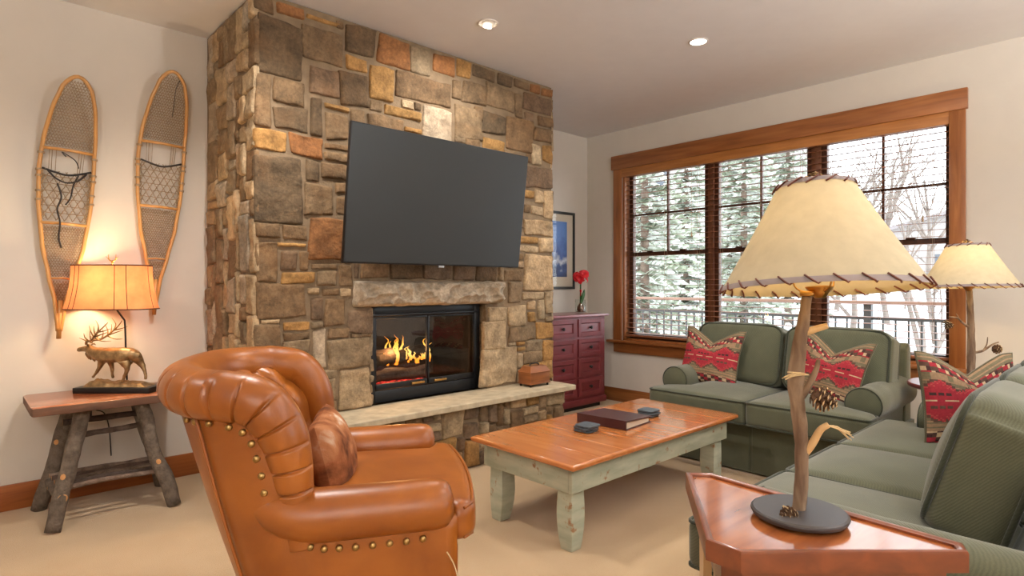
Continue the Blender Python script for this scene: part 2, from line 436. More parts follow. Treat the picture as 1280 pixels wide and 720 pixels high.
# ------------------------------------------------------------------ stone fireplace
FX0, FX1 = 1.13, 3.43
HZ, HFY, HX1 = .44, 2.88, 3.335       # hearth slab top, front, right end
OX0, OX1, OTOP = 1.835, 2.735, 1.045  # mouth of the fire
PAL = {'d': (88, 70, 50), 'b': (112, 88, 62), 'g': (130, 110, 84), 'o': (136, 84, 44), 'y': (158, 116, 62), 't': (176, 152, 118), 'p': (104, 84, 66), 'l': (170, 156, 136)}
M_stone = vcol_mat('field_stone', 'tint', .9, 12, .55, 1.45, 1.0, .012, 30, rust=(132, 92, 54), fine=.72)
M_mortar = plain('mortar', (124, 104, 80), .95, var=.15, nscale=20, bmp=.7, bscale=90, bdist=.006)
fire = thing('stone_fireplace', 'tall fieldstone fireplace chimney with a raised hearth', 'fireplace', ((FX0+FX1)/2, 3.6, 0))
def px2face(px, py, y=YF):
    r = FW+RT*((px-640)/F)+V((0, 0, 1))*((HY-py)/F)
    k = y/r.y; return r.x*k, CAMH+r.z*k
def gl(L, fine):
    """grid lines across a stone: tight near its edges"""
    e = [0, .003, .008, .016]
    if L < .06: e = [0, L*.12, L*.28]
    mid = []; a = e[-1]; n = max(1, int((L-2*a)/fine))
    for i in range(1, n): mid.append(a+(L-2*a)*i/n)
    return e+mid+[L-x for x in reversed(e)]
def stone(mb, lay, u0, u1, v0, v1, org, ud, vd, nd, dep, tint, seed, gap=.007, rough=1.0):
    """one dressed field stone: rounded arris, broken face, its own tint"""
    u0 += gap; u1 -= gap; v0 += gap; v1 -= gap
    if u1-u0 < .012 or v1-v0 < .012: return
    rr = random.Random(seed); W, H = u1-u0, v1-v0
    j = min(.022, W*.12, H*.12)
    c = [(rr.uniform(-j, j)*.7, rr.uniform(-j, j)*.7) for _ in range(4)]
    U = gl(W, .026); Vv = gl(H, .026); off = V((seed*1.37 % 91, seed*.71 % 57, seed*2.3 % 33))
    tx, ty = rr.uniform(-.35, .35)*dep, rr.uniform(-.35, .35)*dep
    vs = []
    cr = min(.018, W*.3, H*.3)
    for jv in Vv:
        for iu in U:
            a, bb = iu/W, jv/H
            x = iu+(c[0][0]*(1-a)*(1-bb)+c[1][0]*a*(1-bb)+c[2][0]*a*bb+c[3][0]*(1-a)*bb)
            y = jv+(c[0][1]*(1-a)*(1-bb)+c[1][1]*a*(1-bb)+c[2][1]*a*bb+c[3][1]*(1-a)*bb)
            # round the corners of the outline
            ex = min(iu, W-iu); ey = min(jv, H-jv)
            if ex < cr and ey < cr:
                d = math.hypot(cr-ex, cr-ey)
                if d > cr:
                    k = cr/d
                    nx, ny = cr-(cr-ex)*k, cr-(cr-ey)*k
                    x += (nx-ex)*(1 if iu < W/2 else -1); y += (ny-ey)*(1 if jv < H/2 else -1)
            e = min(ex, ey)
            p = V((x, y, 0))
            wv = noise.noise_vector(p*9+off)*.009*min(1, min(W, H)/.12)+noise.noise_vector(p*30+off)*.003
            x += wv.x; y += wv.y
            h = dep*(1-(1-min(1, e/.013))**2.2)
            if e > 0:
                q = V((x, y, 0))
                h += rough*(noise.fractal(q*14+off, .8, 2.1, 5)*.013+noise.noise(q*4.5+off)*.008)*min(1, e/.015)+tx*(a-.5)+ty*(bb-.5)
                h = max(h, .002)
            else: h = -.012
            vs.append(org+ud*(u0+x)+vd*(v0+y)+nd*h)
    nu = len(U); fs = [(b_*nu+a_, b_*nu+a_+1, (b_+1)*nu+a_+1, (b_+1)*nu+a_) for b_ in range(len(Vv)-1) for a_ in range(nu-1)]
    tint = [lerp(c_, m_, .25) for c_, m_ in zip(tint, (128, 106, 80))]
    col = lin(tint); k = rr.uniform(.88, 1.12); hue = rr.uniform(-.05, .05)
    col = (col[0]*k*(1+hue), col[1]*k, col[2]*k*(1-hue), 1)
    for f in mb.add(vs, fs):
        for lp in f.loops: lp[lay] = col
def filler(u0, u1, v0, v1, taken, cell=.02, wmax=.24, hmax=.18, seed=1, wmin=.06, hmin=.05):
    """fills what the listed stones leave open with further coursed stones"""
    nu, nv = int(round((u1-u0)/cell)), int(round((v1-v0)/cell)); rr = random.Random(seed)
    g = [[False]*nu for _ in range(nv)]
    for a, b, c, d in taken:
        for j in range(max(0, int((c-v0+.008)/cell)), min(nv, int((d-v0-.008)/cell)+1)):
            for i in range(max(0, int((a-u0+.008)/cell)), min(nu, int((b-u0-.008)/cell)+1)): g[j][i] = True
    out = []
    for j in range(nv):
        for i in range(nu):
            if g[j][i]: continue
            if rr.random() < .55: w, h = rr.uniform(wmin*1.6, wmax), rr.uniform(hmin, hmax*.75)
            else: w, h = rr.uniform(wmin, wmax*.6), rr.uniform(hmin*1.4, hmax)
            w, h = max(1, int(w/cell)), max(1, int(h/cell)); a = 0
            while a < w and i+a < nu and not g[j][i+a]: a += 1
            # take in a leftover sliver
            if i+a < nu and not g[j][i+a]:
                k = 0
                while i+a+k < nu and not g[j][i+a+k]: k += 1
                if k*cell < wmin: a += k
            bb = 1
            while bb < h and j+bb < nv and not any(g[j+bb][i+q] for q in range(a)): bb += 1
            if nv-(j+bb) < hmin/cell and not any(g[y][i+q] for y in range(j+bb, nv) for q in range(a)): bb = nv-j
            for y in range(j, j+bb):
                for q in range(a): g[y][i+q] = True
            out.append((u0+i*cell, u0+(i+a)*cell, v0+j*cell, v0+(j+bb)*cell))
    return out
CR = {'A': (250, 0, 3.6), 'B': (250, 180, 3.6), 'C': (250, 320, 4), 'D': (420, 20, 4), 'E': (590, 80, 2.77), 'F': (560, 320, 4), 'P': (0, 0, 1)}
ST = '''A 242 -40 325 50 d;A 330 -20 470 0 b;A 355 14 470 92 o;A 486 55 650 135 y;A 242 60 452 345 d;A 460 104 648 298 b;A 242 335 324 572 b;A 330 345 480 482 b;A 330 466 488 596 d
A 485 288 632 455 p;A 495 458 556 614 d;A 560 505 674 637 b;A 565 455 674 500 y;A 242 575 397 692 y;A 404 600 548 712 o;A 573 640 670 676 b;A 560 682 670 716 b
B 242 38 466 354 d;B 477 80 541 158 d;B 545 80 664 162 d;B 474 168 610 320 b;B 612 170 664 226 b;B 612 230 664 320 b;B 486 324 655 530 o;B 242 354 368 427 b;B 372 362 476 427 b;B 345 438 476 468 y
B 242 432 352 602 b;B 366 477 444 572 p;B 447 477 496 572 b;B 367 572 521 633 y;B 498 532 623 567 b;B 526 569 621 642 g;B 627 544 690 641 b;B 693 544 722 606 p
C 268 138 537 312 b;C 540 154 606 197 t;C 609 156 700 201 b;C 704 161 746 209 t;C 552 205 622 320 p;C 624 209 732 356 b;C 556 321 620 364 g;C 413 330 553 377 y;C 413 381 553 421 d;C 410 424 554 502 g
C 563 369 633 562 l;C 639 358 749 413 b;C 638 412 862 556 g;C 738 264 862 386 p;C 752 387 862 410 b;C 694 569 858 752 t;C 598 569 691 612 g;C 598 618 691 726 g;C 598 732 691 800 b;C 200 345 406 560 b;C 410 510 560 650 b;C 200 566 406 760 g;C 410 656 596 800 b
C 300 318 405 344 t;D 0 8 44 72 b;D 48 45 202 212 d;D 218 88 367 264 o;D 370 130 466 298 g;D 483 204 602 292 o;D 605 234 672 308 y;D 478 172 548 202 g;D 694 246 797 322 d;D 58 203 166 287 y;D 18 264 166 468 d;D 170 246 297 418 y;D 176 212 297 244 b;D 300 264 577 442 d;D 243 434 432 532 y
D 172 422 238 477 b;D 76 484 157 560 b;D 160 480 340 590 b;D 434 440 590 640 l;D 592 428 737 627 g;D 583 308 629 424 b;D 631 314 753 457 b;D 755 338 892 482 g;D 738 470 852 602 d;D 690 442 736 527 b;D 850 498 988 694 b;D 894 374 937 496 b;D 808 284 887 347 d;D 889 320 967 376 b;D 972 334 1022 384 o
D 1032 356 1090 412 o;D 342 544 436 600 y;D 735 600 842 670 y;D 478 284 577 306 t
E 178 94 284 187 p;E 243 188 284 222 b;E 223 218 284 277 b;E 205 270 243 348 t;E 243 277 284 348 y;E 185 349 284 430 p;E 185 433 219 472 y;E 220 433 250 486 t;E 222 489 250 528 t;E 251 438 284 537 t;E 195 534 284 597 t;E 150 598 232 622 y;E 234 599 284 654 t;E 150 625 232 656 t
P 655 316 692 362 t;P 630 336 652 352 b;P 623 331 630 351 g;P 596 331 622 351 d;P 566 331 594 350 p;P 529 328 564 350 p;P 489 327 527 350 d;P 452 326 487 350 b
F 304 137 368 230 g;F 372 180 482 216 t;F 486 174 534 292 t;F 196 254 298 323 t;F 302 249 394 353 t;F 399 244 443 271 t;F 399 275 443 327 y;F 448 218 484 321 t;F 485 299 534 332 g;F 180 329 301 466 t;F 303 357 437 426 g;F 440 334 536 414 y
F 303 430 343 452 t;F 345 427 389 450 y;F 345 454 389 477 y;F 392 421 474 473 g;F 477 419 536 522 y;F 172 469 346 662 t;F 379 478 474 532 g;F 349 484 378 560 t;F 379 536 536 650 y;F 349 566 377 650 t;P 618 352 634 372 g'''
taken = []; listed = []
for ln in ST.replace('\n', ';').split(';'):
    k, a, b_, c, d, t = ln.split(); ox, oy, s = CR[k]
    u0, v1 = px2face(ox+float(a)/s, oy+float(b_)/s); u1, v0 = px2face(ox+float(c)/s, oy+float(d)/s)
    u0 = max(u0, FX0); u1 = min(u1, FX1); v1 = min(v1, CEIL-.012); v0 = max(v0, HZ)
    if k == 'A' and float(a) == 242 or k == 'B' and float(a) == 242: u0 = FX0
    if u1-u0 < .02 or v1-v0 < .02: continue
    listed.append((u0, u1, v0, v1, t)); taken.append((u0, u1, v0, v1))
LX0, LX1, LZ0, LZ1 = 1.70, 2.86, 1.045, 1.205          # lintel
taken += [(LX0, LX1, LZ0, LZ1), (OX0-.01, OX1+.01, HZ, OTOP+.01)]
# close the joints: every listed stone grows until it meets its neighbours
rects = [list(r_) for r_ in taken]; nl = len(listed); GAP = .004
def clash(i, r_):
    return any(k != i and r_[0] < o_[1]+GAP and r_[1] > o_[0]-GAP and r_[2] < o_[3]+GAP and r_[3] > o_[2]-GAP for k, o_ in enumerate(rects))
for step in range(11):
    for i in range(nl):
        for side, dlt in ((0, -.004), (1, .004), (2, -.004), (3, .004)):
            r_ = list(rects[i]); r_[side] += dlt
            if r_[0] < FX0 or r_[1] > FX1 or r_[2] < HZ or r_[3] > CEIL-.012: continue
            r0 = rects[i]
            strip = list(r_)
            if side == 0: strip[1] = r0[0]
            elif side == 1: strip[0] = r0[1]
            elif side == 2: strip[3] = r0[2]
            else: strip[2] = r0[3]
            if not any(k != i and strip[0] < o_[1]+GAP and strip[1] > o_[0]-GAP and strip[2] < o_[3]+GAP and strip[3] > o_[2]-GAP for k, o_ in enumerate(rects)): rects[i] = r_
listed = [(*rects[i], listed[i][4]) for i in range(nl)]; taken = [tuple(r_) for r_ in rects]
mb = MB(); bm = mb.bm; lay = bm.loops.layers.float_color.new('tint')
X, Y, Z = V((1, 0, 0)), V((0, 1, 0)), V((0, 0, 1))
org = V((0, YF+.012, 0)); sd = 11
for u0, u1, v0, v1, t in listed:
    sd += 1; stone(mb, lay, u0, u1, v0, v1, org, X, Z, -Y, .016, PAL[t], sd, .003)
keys = 'bbggtdpyb'
for u0, u1, v0, v1 in filler(FX0, FX1, HZ, CEIL-.016, taken, seed=4, wmin=.05, hmin=.045):
    if u1-u0 < .05 or v1-v0 < .05: continue
    sd += 1; stone(mb, lay, u0, u1, v0, v1, org, X, Z, -Y, .015, PAL[keys[sd % 9]], sd, .003)
# left flank of the chimney, tints paler for lamp light on it, and the hidden right one
for (xx, nd, ks, s0) in ((FX0+.012, -X, 'tgltgtgbtl', 5), (FX1-.012, X, 'bgtb', 9)):
    for u0, u1, v0, v1 in filler(YF, YW-.03, 0, CEIL-.02, [], seed=s0, wmax=.24, hmax=.34, wmin=.07, hmin=.07):
        sd += 1; stone(mb, lay, u0, u1, v0, v1, V((xx, 0, 0)), Y, Z, nd, rnd.uniform(.010, .022), PAL[ks[sd % len(ks)]], sd, .003)
# reveals of the mouth
for u0, u1, v0, v1 in filler(YF, YF+.10, HZ, OTOP, [], seed=3, wmax=.1, hmax=.22, wmin=.1):
    sd += 1; stone(mb, lay, u0, u1, v0, v1, V((OX1+.012, 0, 0)), Y, Z, -X, .014, PAL['g'], sd, .003)
    sd += 1; stone(mb, lay, u0, u1, v0, v1, V((OX0-.012, 0, 0)), Y, Z, X, .014, PAL['g'], sd, .003)
bm.faces.ensure_lookup_table()
mb.mi = 1     # mortar core around the hollow of the firebox
a = .012; YR = YW-.003; ZR = CEIL-.003
mb.box((FX0+a, YF+a, 0), (OX0-.012, YR, ZR)); mb.box((OX1+.012, YF+a, 0), (FX1-a, YR, ZR))
mb.box((OX0-.012, YF+a, OTOP), (OX1+.012, YR, ZR)); mb.box((OX0-.012, YF+a, 0), (OX1+.012, YR, HZ-.03)); mb.box((OX0-.012, 3.88, HZ-.03), (OX1+.012, YR, OTOP))
mb.build('stone_masonry', [M_stone, M_mortar], fire, world=True, autosmooth=60)
# lintel with scalloped hammer marks
def lint(u, v):
    x = lerp(LX0, LX1, u); z = lerp(LZ0, LZ1, v)
    e = min(u*(LX1-LX0), (1-u)*(LX1-LX0), v*(LZ1-LZ0), (1-v)*(LZ1-LZ0))
    p = V((x*13.5, z*16, 0)); d = noise.voronoi(p)[0]
    h = .062*(1-(1-min(1, e/.03))**2.5)+.055*min(1, d[0]**2*1.7)*min(1, e/.012)+.004*noise.noise(V((x*30, z*30, 4)))
    x += .010*noise.noise(V((z*20, u*3, 1)))*min(1, 1); z += .008*noise.noise(V((x*14, v*2, 7)))
    return V((x, YF+.022-h+(.02 if e <= 0 else 0), z))
mb = MB(); lay = mb.bm.loops.layers.float_color.new('tint')
for f in mb.grid(lint, 200, 46):
    for lp in f.loops: lp[lay] = (*lin((176, 160, 138)), 1)
mb.build('lintel_stone', M_stone, fire, world=True, label='pale lintel stone with scalloped hammer marks')
# raised hearth: base masonry and slab
mb = MB(); lay = mb.bm.loops.layers.float_color.new('tint'); B0 = 2.96
kk = 'tbtbgtyp'
for u0, u1, v0, v1 in filler(FX0, HX1-.05, 0, HZ-.035, [], seed=27, wmax=.30, hmax=.2, wmin=.06):
    sd += 1; stone(mb, lay, u0, u1, v0, v1, V((0, B0+.02, 0)), X, Z, -Y, rnd.uniform(.016, .03), PAL[kk[sd % 8]], sd, .004, 1.3)
for u0, u1, v0, v1 in filler(B0, YF+.03, 0, HZ-.035, [], seed=22, wmax=.2, hmax=.2, wmin=.06):
    sd += 1; stone(mb, lay, u0, u1, v0, v1, V((HX1-.07, 0, 0)), Y, Z, X, .022, PAL[kk[sd % 8]], sd, .004)
    sd += 1; stone(mb, lay, u0, u1, v0, v1, V((FX0+.02, 0, 0)), Y, Z, -X, .022, PAL[kk[sd % 8]], sd, .004)
mb.mi = 1; mb.box((FX0+.02, B0+.02, 0), (HX1-.07, YF+.021, HZ-.034))
mb.build('hearth_base', [M_stone, M_mortar], fire, world=True, autosmooth=60)
M_slab = plain('hearth_slab_stone', (176, 160, 132), .7, var=.2, nscale=14, bmp=.5, bscale=40, bdist=.006)
mb = MB(); NX = 90
def edge(x, s): return .006*noise.noise(V((x*9, s, 0)))
poly = [(lerp(FX0-.01, HX1, i/NX), HFY+edge(i/NX*2.3, 3)) for i in range(NX+1)]+[(HX1+edge(j*.1, 8), lerp(HFY+.02, YF+.03, j/6)) for j in range(7)]+[(FX0-.01, YF+.03)]
mb.prism(poly, HZ-.036, HZ, .004, seg=1)
mb.build('hearth_slab', M_slab, fire, world=True, autosmooth=40, label='pale sandstone hearth slab')
# firebox, metal surround and glass doors
M_black = plain('black_steel', (34, 35, 37), .4, .3, var=.05)
M_soot = plain('firebox_brick', (46, 40, 36), .9, var=.4, nscale=14, bmp=.5, bscale=60, bdist=.004)
mb = MB(); IX0, IX1, IZ0, IZ1, IY0, IY1 = OX0+.04, OX1-.04, HZ+.05, OTOP-.06, 3.335, 3.80
w = .02
mb.box((IX0-w, IY0, IZ0-w), (IX1+w, IY1, IZ0)); mb.box((IX0-w, IY0, IZ1), (IX1+w, IY1, IZ1+w))
mb.box((IX0-w, IY0, IZ0), (IX0, IY1, IZ1)); mb.box((IX1, IY0, IZ0), (IX1+w, IY1, IZ1)); mb.box((IX0-w, IY1, IZ0-w), (IX1+w, IY1+w, IZ1+w))
mb.build('firebox', M_soot, fire, world=True, flat=True, label='sooty brick firebox')
SY = 3.275
mb = MB()
mb.box((OX0, SY, HZ), (OX0+.05, SY+.05, OTOP), .003); mb.box((OX1-.05, SY, HZ), (OX1, SY+.05, OTOP), .003)
mb.box((OX0+.05, SY, HZ), (OX1-.05, SY+.05, HZ+.075), .003); mb.box((OX0+.05, SY, OTOP-.05), (OX1-.05, SY+.05, OTOP), .003)
mb.box((OX0+.03, SY-.012, OTOP-.062), (OX1-.03, SY+.02, OTOP-.05), .002)
mb.build('metal_surround', M_black, fire, world=True, autosmooth=40, label='black steel surround')
M_fglass = glass('fire_glass', (.9, .9, .9), .86)
M_brass = plain('brass', (196, 150, 84), .28, 1.0, var=.05)
xm = (OX0+OX1)/2; D0, D1 = HZ+.08, OTOP-.068
for xa, xb, hx in ((OX0+.052, xm-.003, xm-.14), (xm+.003, OX1-.052, xm+.04)):
    mb = MB(); q = .012
    mb.box((xa, SY+.005, D0), (xa+q, SY+.022, D1), .002); mb.box((xb-q*.4, SY+.005, D0), (xb, SY+.022, D1), .001)
    mb.box((xa, SY+.005, D0), (xb, SY+.022, D0+.035), .002); mb.box((xa, SY+.005, D1-q), (xb, SY+.022, D1), .002)
    d = mb.build('glass_door', M_black, fire, world=True, autosmooth=40, label='black framed glass fire door')
    mb = MB(); mb.box((xa+.004, SY+.012, D0+.03), (xb-.002, SY+.016, D1-.006)); mb.build('pane', M_fglass, d, flat=True, world=True)
    mb = MB(); mb.box((hx, SY-.022, D0+.012), (hx+.10, SY-.012, D0+.026), .003); mb.box((hx+.01, SY-.014, D0+.014), (hx+.018, SY+.008, D0+.024)); mb.box((hx+.082, SY-.014, D0+.014), (hx+.09, SY+.008, D0+.024))
    mb.build('handle', M_brass, d, autosmooth=40, world=True, label='brass door handle')
# ------------------------------------------------------------------ fire: grate logs, embers, flames
M_log = plain('charred_log', (58, 46, 40), .95, var=.5, nscale=18, bmp=.9, bscale=40, bdist=.01)
lc = 2.17
def log(name, lab, p, q, r, seed):
    t = thing(name, lab, 'log', p, 0, 'logs in the fire')
    pts = []; rad = []
    for i in range(13):
        a = i/12; w = noise.noise_vector(V((a*4, seed, 0)))*.012
        pts.append(V(p).lerp(V(q), a)+w); rad.append(r*(1+.22*noise.noise(V((a*7, seed*3, 2)))))
    mb = MB(); mb.tube(pts, rad, 12); mb.build('bark', M_log, t, world=True)
log('fire_log', 'charred log lying lowest at the back of the fire', (1.93, 3.60, HZ+.165), (2.42, 3.62, HZ+.18), .048, 1)
log('fire_log', 'charred log lying at the front of the fire, above the red embers', (1.92, 3.45, HZ+.135), (2.38, 3.43, HZ+.14), .042, 2)
log('fire_log', 'charred log laid slantwise on top, its end sticking up right of the flames', (1.98, 3.47, HZ+.225), (2.42, 3.54, HZ+.275), .046, 3)
log('fire_log', 'short charred log lying across the top left of the fire', (1.93, 3.58, HZ+.255), (2.16, 3.50, HZ+.275), .036, 4)
m, nt, out = new_mat('embers'); co = coords(nt); n = N(nt, 'ShaderNodeTexVoronoi', i_Scale=45.0); nt.links.new(co, n.inputs[0])
e = nt.nodes.new('ShaderNodeEmission'); e.inputs[1].default_value = 2.2
nt.links.new(ramp(nt, n.outputs[0], [(.1, lin((255, 96, 70))), (.45, lin((190, 40, 34))), (.8, (.02, .008, .006))]), e.inputs[0]); nt.links.new(e.outputs[0], out.inputs[0]); M_ember = m
mb = MB()
def emb(u, v):
    x, y = lerp(1.90, 2.46, u), lerp(3.36, 3.66, v)
    return (x, y, HZ+.052+.06*math.sin(PI*u)*math.sin(PI*v)+.014*noise.noise(V((x*30, y*30, 0))))
mb.grid(emb, 40, 24); o = mb.build('ember_bed', M_ember, None); tag(o, 'bed of red glowing embers under the logs', 'embers', kind='stuff')
m, nt, out = new_mat('flame'); tc = nt.nodes.new('ShaderNodeTexCoord'); sx = nt.nodes.new('ShaderNodeSeparateXYZ'); nt.links.new(tc.outputs['Object'], sx.inputs[0])
mr = N(nt, 'ShaderNodeMapRange'); mr.inputs[1].default_value = 0; mr.inputs[2].default_value = .20; nt.links.new(sx.outputs[2], mr.inputs[0])
lw = nt.nodes.new('ShaderNodeLayerWeight'); lw.inputs[0].default_value = .35
e = nt.nodes.new('ShaderNodeEmission'); e.inputs[1].default_value = 2.6
nt.links.new(ramp(nt, mr.outputs[0], [(0, lin((255, 140, 40))), (.25, lin((255, 205, 110))), (.6, lin((255, 170, 60))), (1, lin((240, 100, 24)))]), e.inputs[0])
tr = nt.nodes.new('ShaderNodeBsdfTransparent'); mx = nt.nodes.new('ShaderNodeMixShader')
nt.links.new(ramp(nt, lw.outputs[1], [(.05, (.12, .12, .12)), (.65, (1, 1, 1))]), mx.inputs[0]); nt.links.new(e.outputs[0], mx.inputs[1]); nt.links.new(tr.outputs[0], mx.inputs[2]); nt.links.new(mx.outputs[0], out.inputs[0])
M_flame = m
fl = thing('fire_flames', 'orange and yellow flames rising from the logs behind the glass', 'flames', (lc, 3.5, HZ+.22))
fr = random.Random(5)
for k in range(26):
    x = 2.00+.46*(k+.5)/26+fr.uniform(-.012, .012); env = math.exp(-((x-2.18)/.085)**2)
    h = (.05+.17*env)*fr.uniform(.6, 1.15); w = fr.uniform(.011, .02)+.010*env; y = fr.uniform(3.46, 3.54)-3.5
    if x > 2.40: h = .11+.03*fr.random()
    mb = MB(); pts = []; rad = []; z0 = fr.uniform(-.03, .01)
    for i in range(14):
        a = i/13; pts.append((x-lc+.05*a*noise.noise(V((a*4.5, k*2.3, 0))), y+.03*a*noise.noise(V((a*3, k, 5))), z0+a*h))
        rad.append(max(.0006, w*(math.sin(PI*min(1, (a*.86+.14)**.62))**.9)*(1-.45*a)*(1+.25*noise.noise(V((a*6, k*1.7, 9))))))
    mb.tube(pts, rad, 9, flat=.7); mb.build('flame_tongue', M_flame, fl)

# ------------------------------------------------------------------ television on a tilting arm
M_bezel = plain('tv_bezel', (22, 22, 23), .35)
M_screen = plain('tv_screen', (46, 48, 48), .42, var=.02, spec=.35)
TVW, TVH = 1.322, .765
tA = V((1.52, 3.0, 1.305))
tilt = R(-7.5)   # top leans towards the room
tvM = Matrix.Translation((2.183, 2.985, 1.298)) @ Matrix.Rotation(R(0), 4, 'Z') @ Matrix.Rotation(-tilt, 4, 'X')
tv = thing('television', 'large flat dark television tilted forward on the chimney stone', 'television', M=tvM)
mb = MB(); mb.box((-TVW/2, 0, 0), (TVW/2, .028, TVH), .004); mb.box((-TVW*.36, .028, .06), (TVW*.36, .06, TVH*.6), .01); mb.build('case', M_bezel, tv, autosmooth=40)
mb = MB(); mb.box((-TVW/2+.006, -.0015, .010), (TVW/2-.006, .002, TVH-.006)); mb.build('screen', M_screen, tv, flat=True, label='dark grey screen')
M_chrome = plain('pale_metal', (190, 190, 192), .3, .8)
mb = MB(); mb.box((-.02, -.002, -.012), (.02, .012, .001), .002); mb.build('maker_badge', M_chrome, tv, autosmooth=40, label='small pale badge under the screen')
mb = MB(); mb.box((-.2, .05, .2), (.2, .075, .5), .004); mb.tube([(0, .07, .35), (0, .25, .38)], .03, 12); mb.build('wall_bracket', M_bezel, tv, autosmooth=40)

# ------------------------------------------------------------------ little chest on the hearth
M_chest = wood('chest_wood', (112, 62, 30), (150, 90, 48), (4, 4, 30), .4, .1)
ch = thing('wooden_box', 'small wooden chest with a sloped lid on the right end of the hearth slab', 'box', (2.992, 3.015, HZ), 0)
cw, cdp = .20, .125
mb = MB(); mb.box((0, 0, .026), (cw, cdp, .098), .002); mb.box((-.004, -.004, .018), (cw+.004, cdp+.004, .03), .002); mb.build('body', M_chest, ch, autosmooth=40)
mb = MB(); k = .022
vs = [(-.003, -.003, .106), (cw+.003, -.003, .106), (cw+.003, cdp+.003, .106), (-.003, cdp+.003, .106), (k, k, .146), (cw-k, k, .146), (cw-k, cdp-k, .146), (k, cdp-k, .146)]
mb.add(vs, [(3, 2, 1, 0), (4, 5, 6, 7), (0, 1, 5, 4), (1, 2, 6, 5), (2, 3, 7, 6), (3, 0, 4, 7)]); mb.box((-.005, -.005, .098), (cw+.005, cdp+.005, .107), .002); mb.build('lid', M_chest, ch, flat=True)
M_iron = plain('dark_iron', (40, 36, 34), .45, .5)
mb = MB(); mb.tube(smooth_path([(.055, cdp/2, .145), (.06, cdp/2, .158), (.1, cdp/2, .162), (.14, cdp/2, .158), (.145, cdp/2, .145)], 4), .005, 8); mb.build('handle', M_iron, ch, label='dark iron handle')
for x in (.012, cw-.012):
    for y in (.012, cdp-.012):
        mb = MB(); mb.lathe([(.004, 0), (.009, .004), (.009, .012), (.006, .02), (.006, .026)], 10, Matrix.Translation((x, y, 0))); mb.build('foot', M_iron, ch)

# ------------------------------------------------------------------ red chest of drawers
M_red = plain('red_paint', (112, 42, 46), .45, var=.16, nscale=10, bmp=.1, bscale=60)
M_redtop = plain('lit_red_top', (140, 84, 88), .3, coat=.3, var=.15, nscale=10)  # paler pink than the carcass: light on the top put into its colour
DX0, DX1, DY, DZ = 3.80, 4.64, 3.64, .90
dr = thing('chest_of_drawers', 'dark red painted chest of eight small drawers beside the chimney', 'chest of drawers', ((DX0+DX1)/2, (DY+YW-.03)/2, 0))
mb = MB(); mb.box((DX0, DY, .08), (DX1, YW-.03, DZ-.022), .004)
mb.box((DX0-.012, DY-.014, .04), (DX1+.012, YW-.03, .10), .006); mb.build('carcass', M_red, dr, world=True, autosmooth=40)
mb = MB(); mb.box((DX0+.05, DY+.02, 0), (DX1-.05, YW-.06, .05)); mb.build('plinth', M_iron, dr, world=True, flat=True, label='dark recessed plinth')
mb = MB(); mb.box((DX0-.03, DY-.032, DZ-.024), (DX1+.03, YW-.022, DZ), .006); mb.build('top', M_redtop, dr, world=True, autosmooth=40, label='red top tinted pinkish for the light on it')
cwid = (DX1-DX0-.05)/2
for c in range(2):
    for r in range(4):
        x0 = DX0+.025+c*cwid+.018; x1 = x0+cwid-.036; h = (DZ-.024-.125)/4; z0 = .115+r*h+.012; z1 = z0+h-.022
        mb = MB(); g = .038; y0 = DY-.012
        # raised frame with a sunk panel
        for a, b in (((x0, y0, z0), (x0+g, DY+.01, z1)), ((x1-g, y0, z0), (x1, DY+.01, z1)), ((x0+g, y0, z0), (x1-g, DY+.01, z0+g)), ((x0+g, y0, z1-g), (x1-g, DY+.01, z1))): mb.box(a, b, .002)
        i0 = y0; i1 = DY+.004
        ring = lambda q, y: [(x0+g+q, y, z0+g+q), (x1-g-q, y, z0+g+q), (x1-g-q, y, z1-g-q), (x0+g+q, y, z1-g-q)]
        A, B_ = ring(-.001, y0+.001), ring(.010, i1)
        mb.add(A+B_, [(0, 1, 5, 4), (1, 2, 6, 5), (2, 3, 7, 6), (3, 0, 4, 7), (4, 5, 6, 7)])
        d = mb.build('drawer', M_red, dr, world=True, flat=True)
        mb = MB(); Mx = Matrix.Translation(((x0+x1)/2, i1, (z0+z1)/2)) @ Matrix.Rotation(PI/2, 4, 'X')
        mb.lathe([(.016, 0), (.014, .003), (.006, .006), (.006, .014), (.015, .02), (.016, .026), (.010, .032), (0, .034)], 14, Mx)
        mb.build('knob', M_iron, d, world=True, label='dark round knob')

# ------------------------------------------------------------------ amaryllis in a glass on the chest
M_vglass = glass('vase_glass', (.95, .97, .96), .86)
M_petal = plain('red_petal', (205, 22, 34), .5, var=.2, nscale=30)
M_leafg = plain('amaryllis_leaf', (56, 96, 46), .5, var=.25, nscale=20)
M_bulb = plain('bulb_skin', (120, 72, 44), .8, var=.3, nscale=40)
am = thing('amaryllis', 'red amaryllis flower growing from a bulb in a clear glass', 'flower', (4.475, 3.81, DZ))
mb = MB(); mb.lathe([(.052, 0), (.055, .006), (.055, .135), (.051, .135), (.051, .010), (0, .008)], 24); mb.build('glass_vase', M_vglass, am, label='clear glass cylinder')
mb = MB(); mb.lathe([(0, .012), (.02, .014), (.036, .035), (.034, .06), (.016, .088), (.008, .10)], 16)
for k in range(9):
    a = k*.7; mb.tube(smooth_path([(.012*math.cos(a), .012*math.sin(a), .018), (.03*math.cos(a), .03*math.sin(a), .012), (.044*math.cos(a+.5), .044*math.sin(a+.5), .02)], 3), .002, 5)
mb.build('bulb', M_bulb, am)
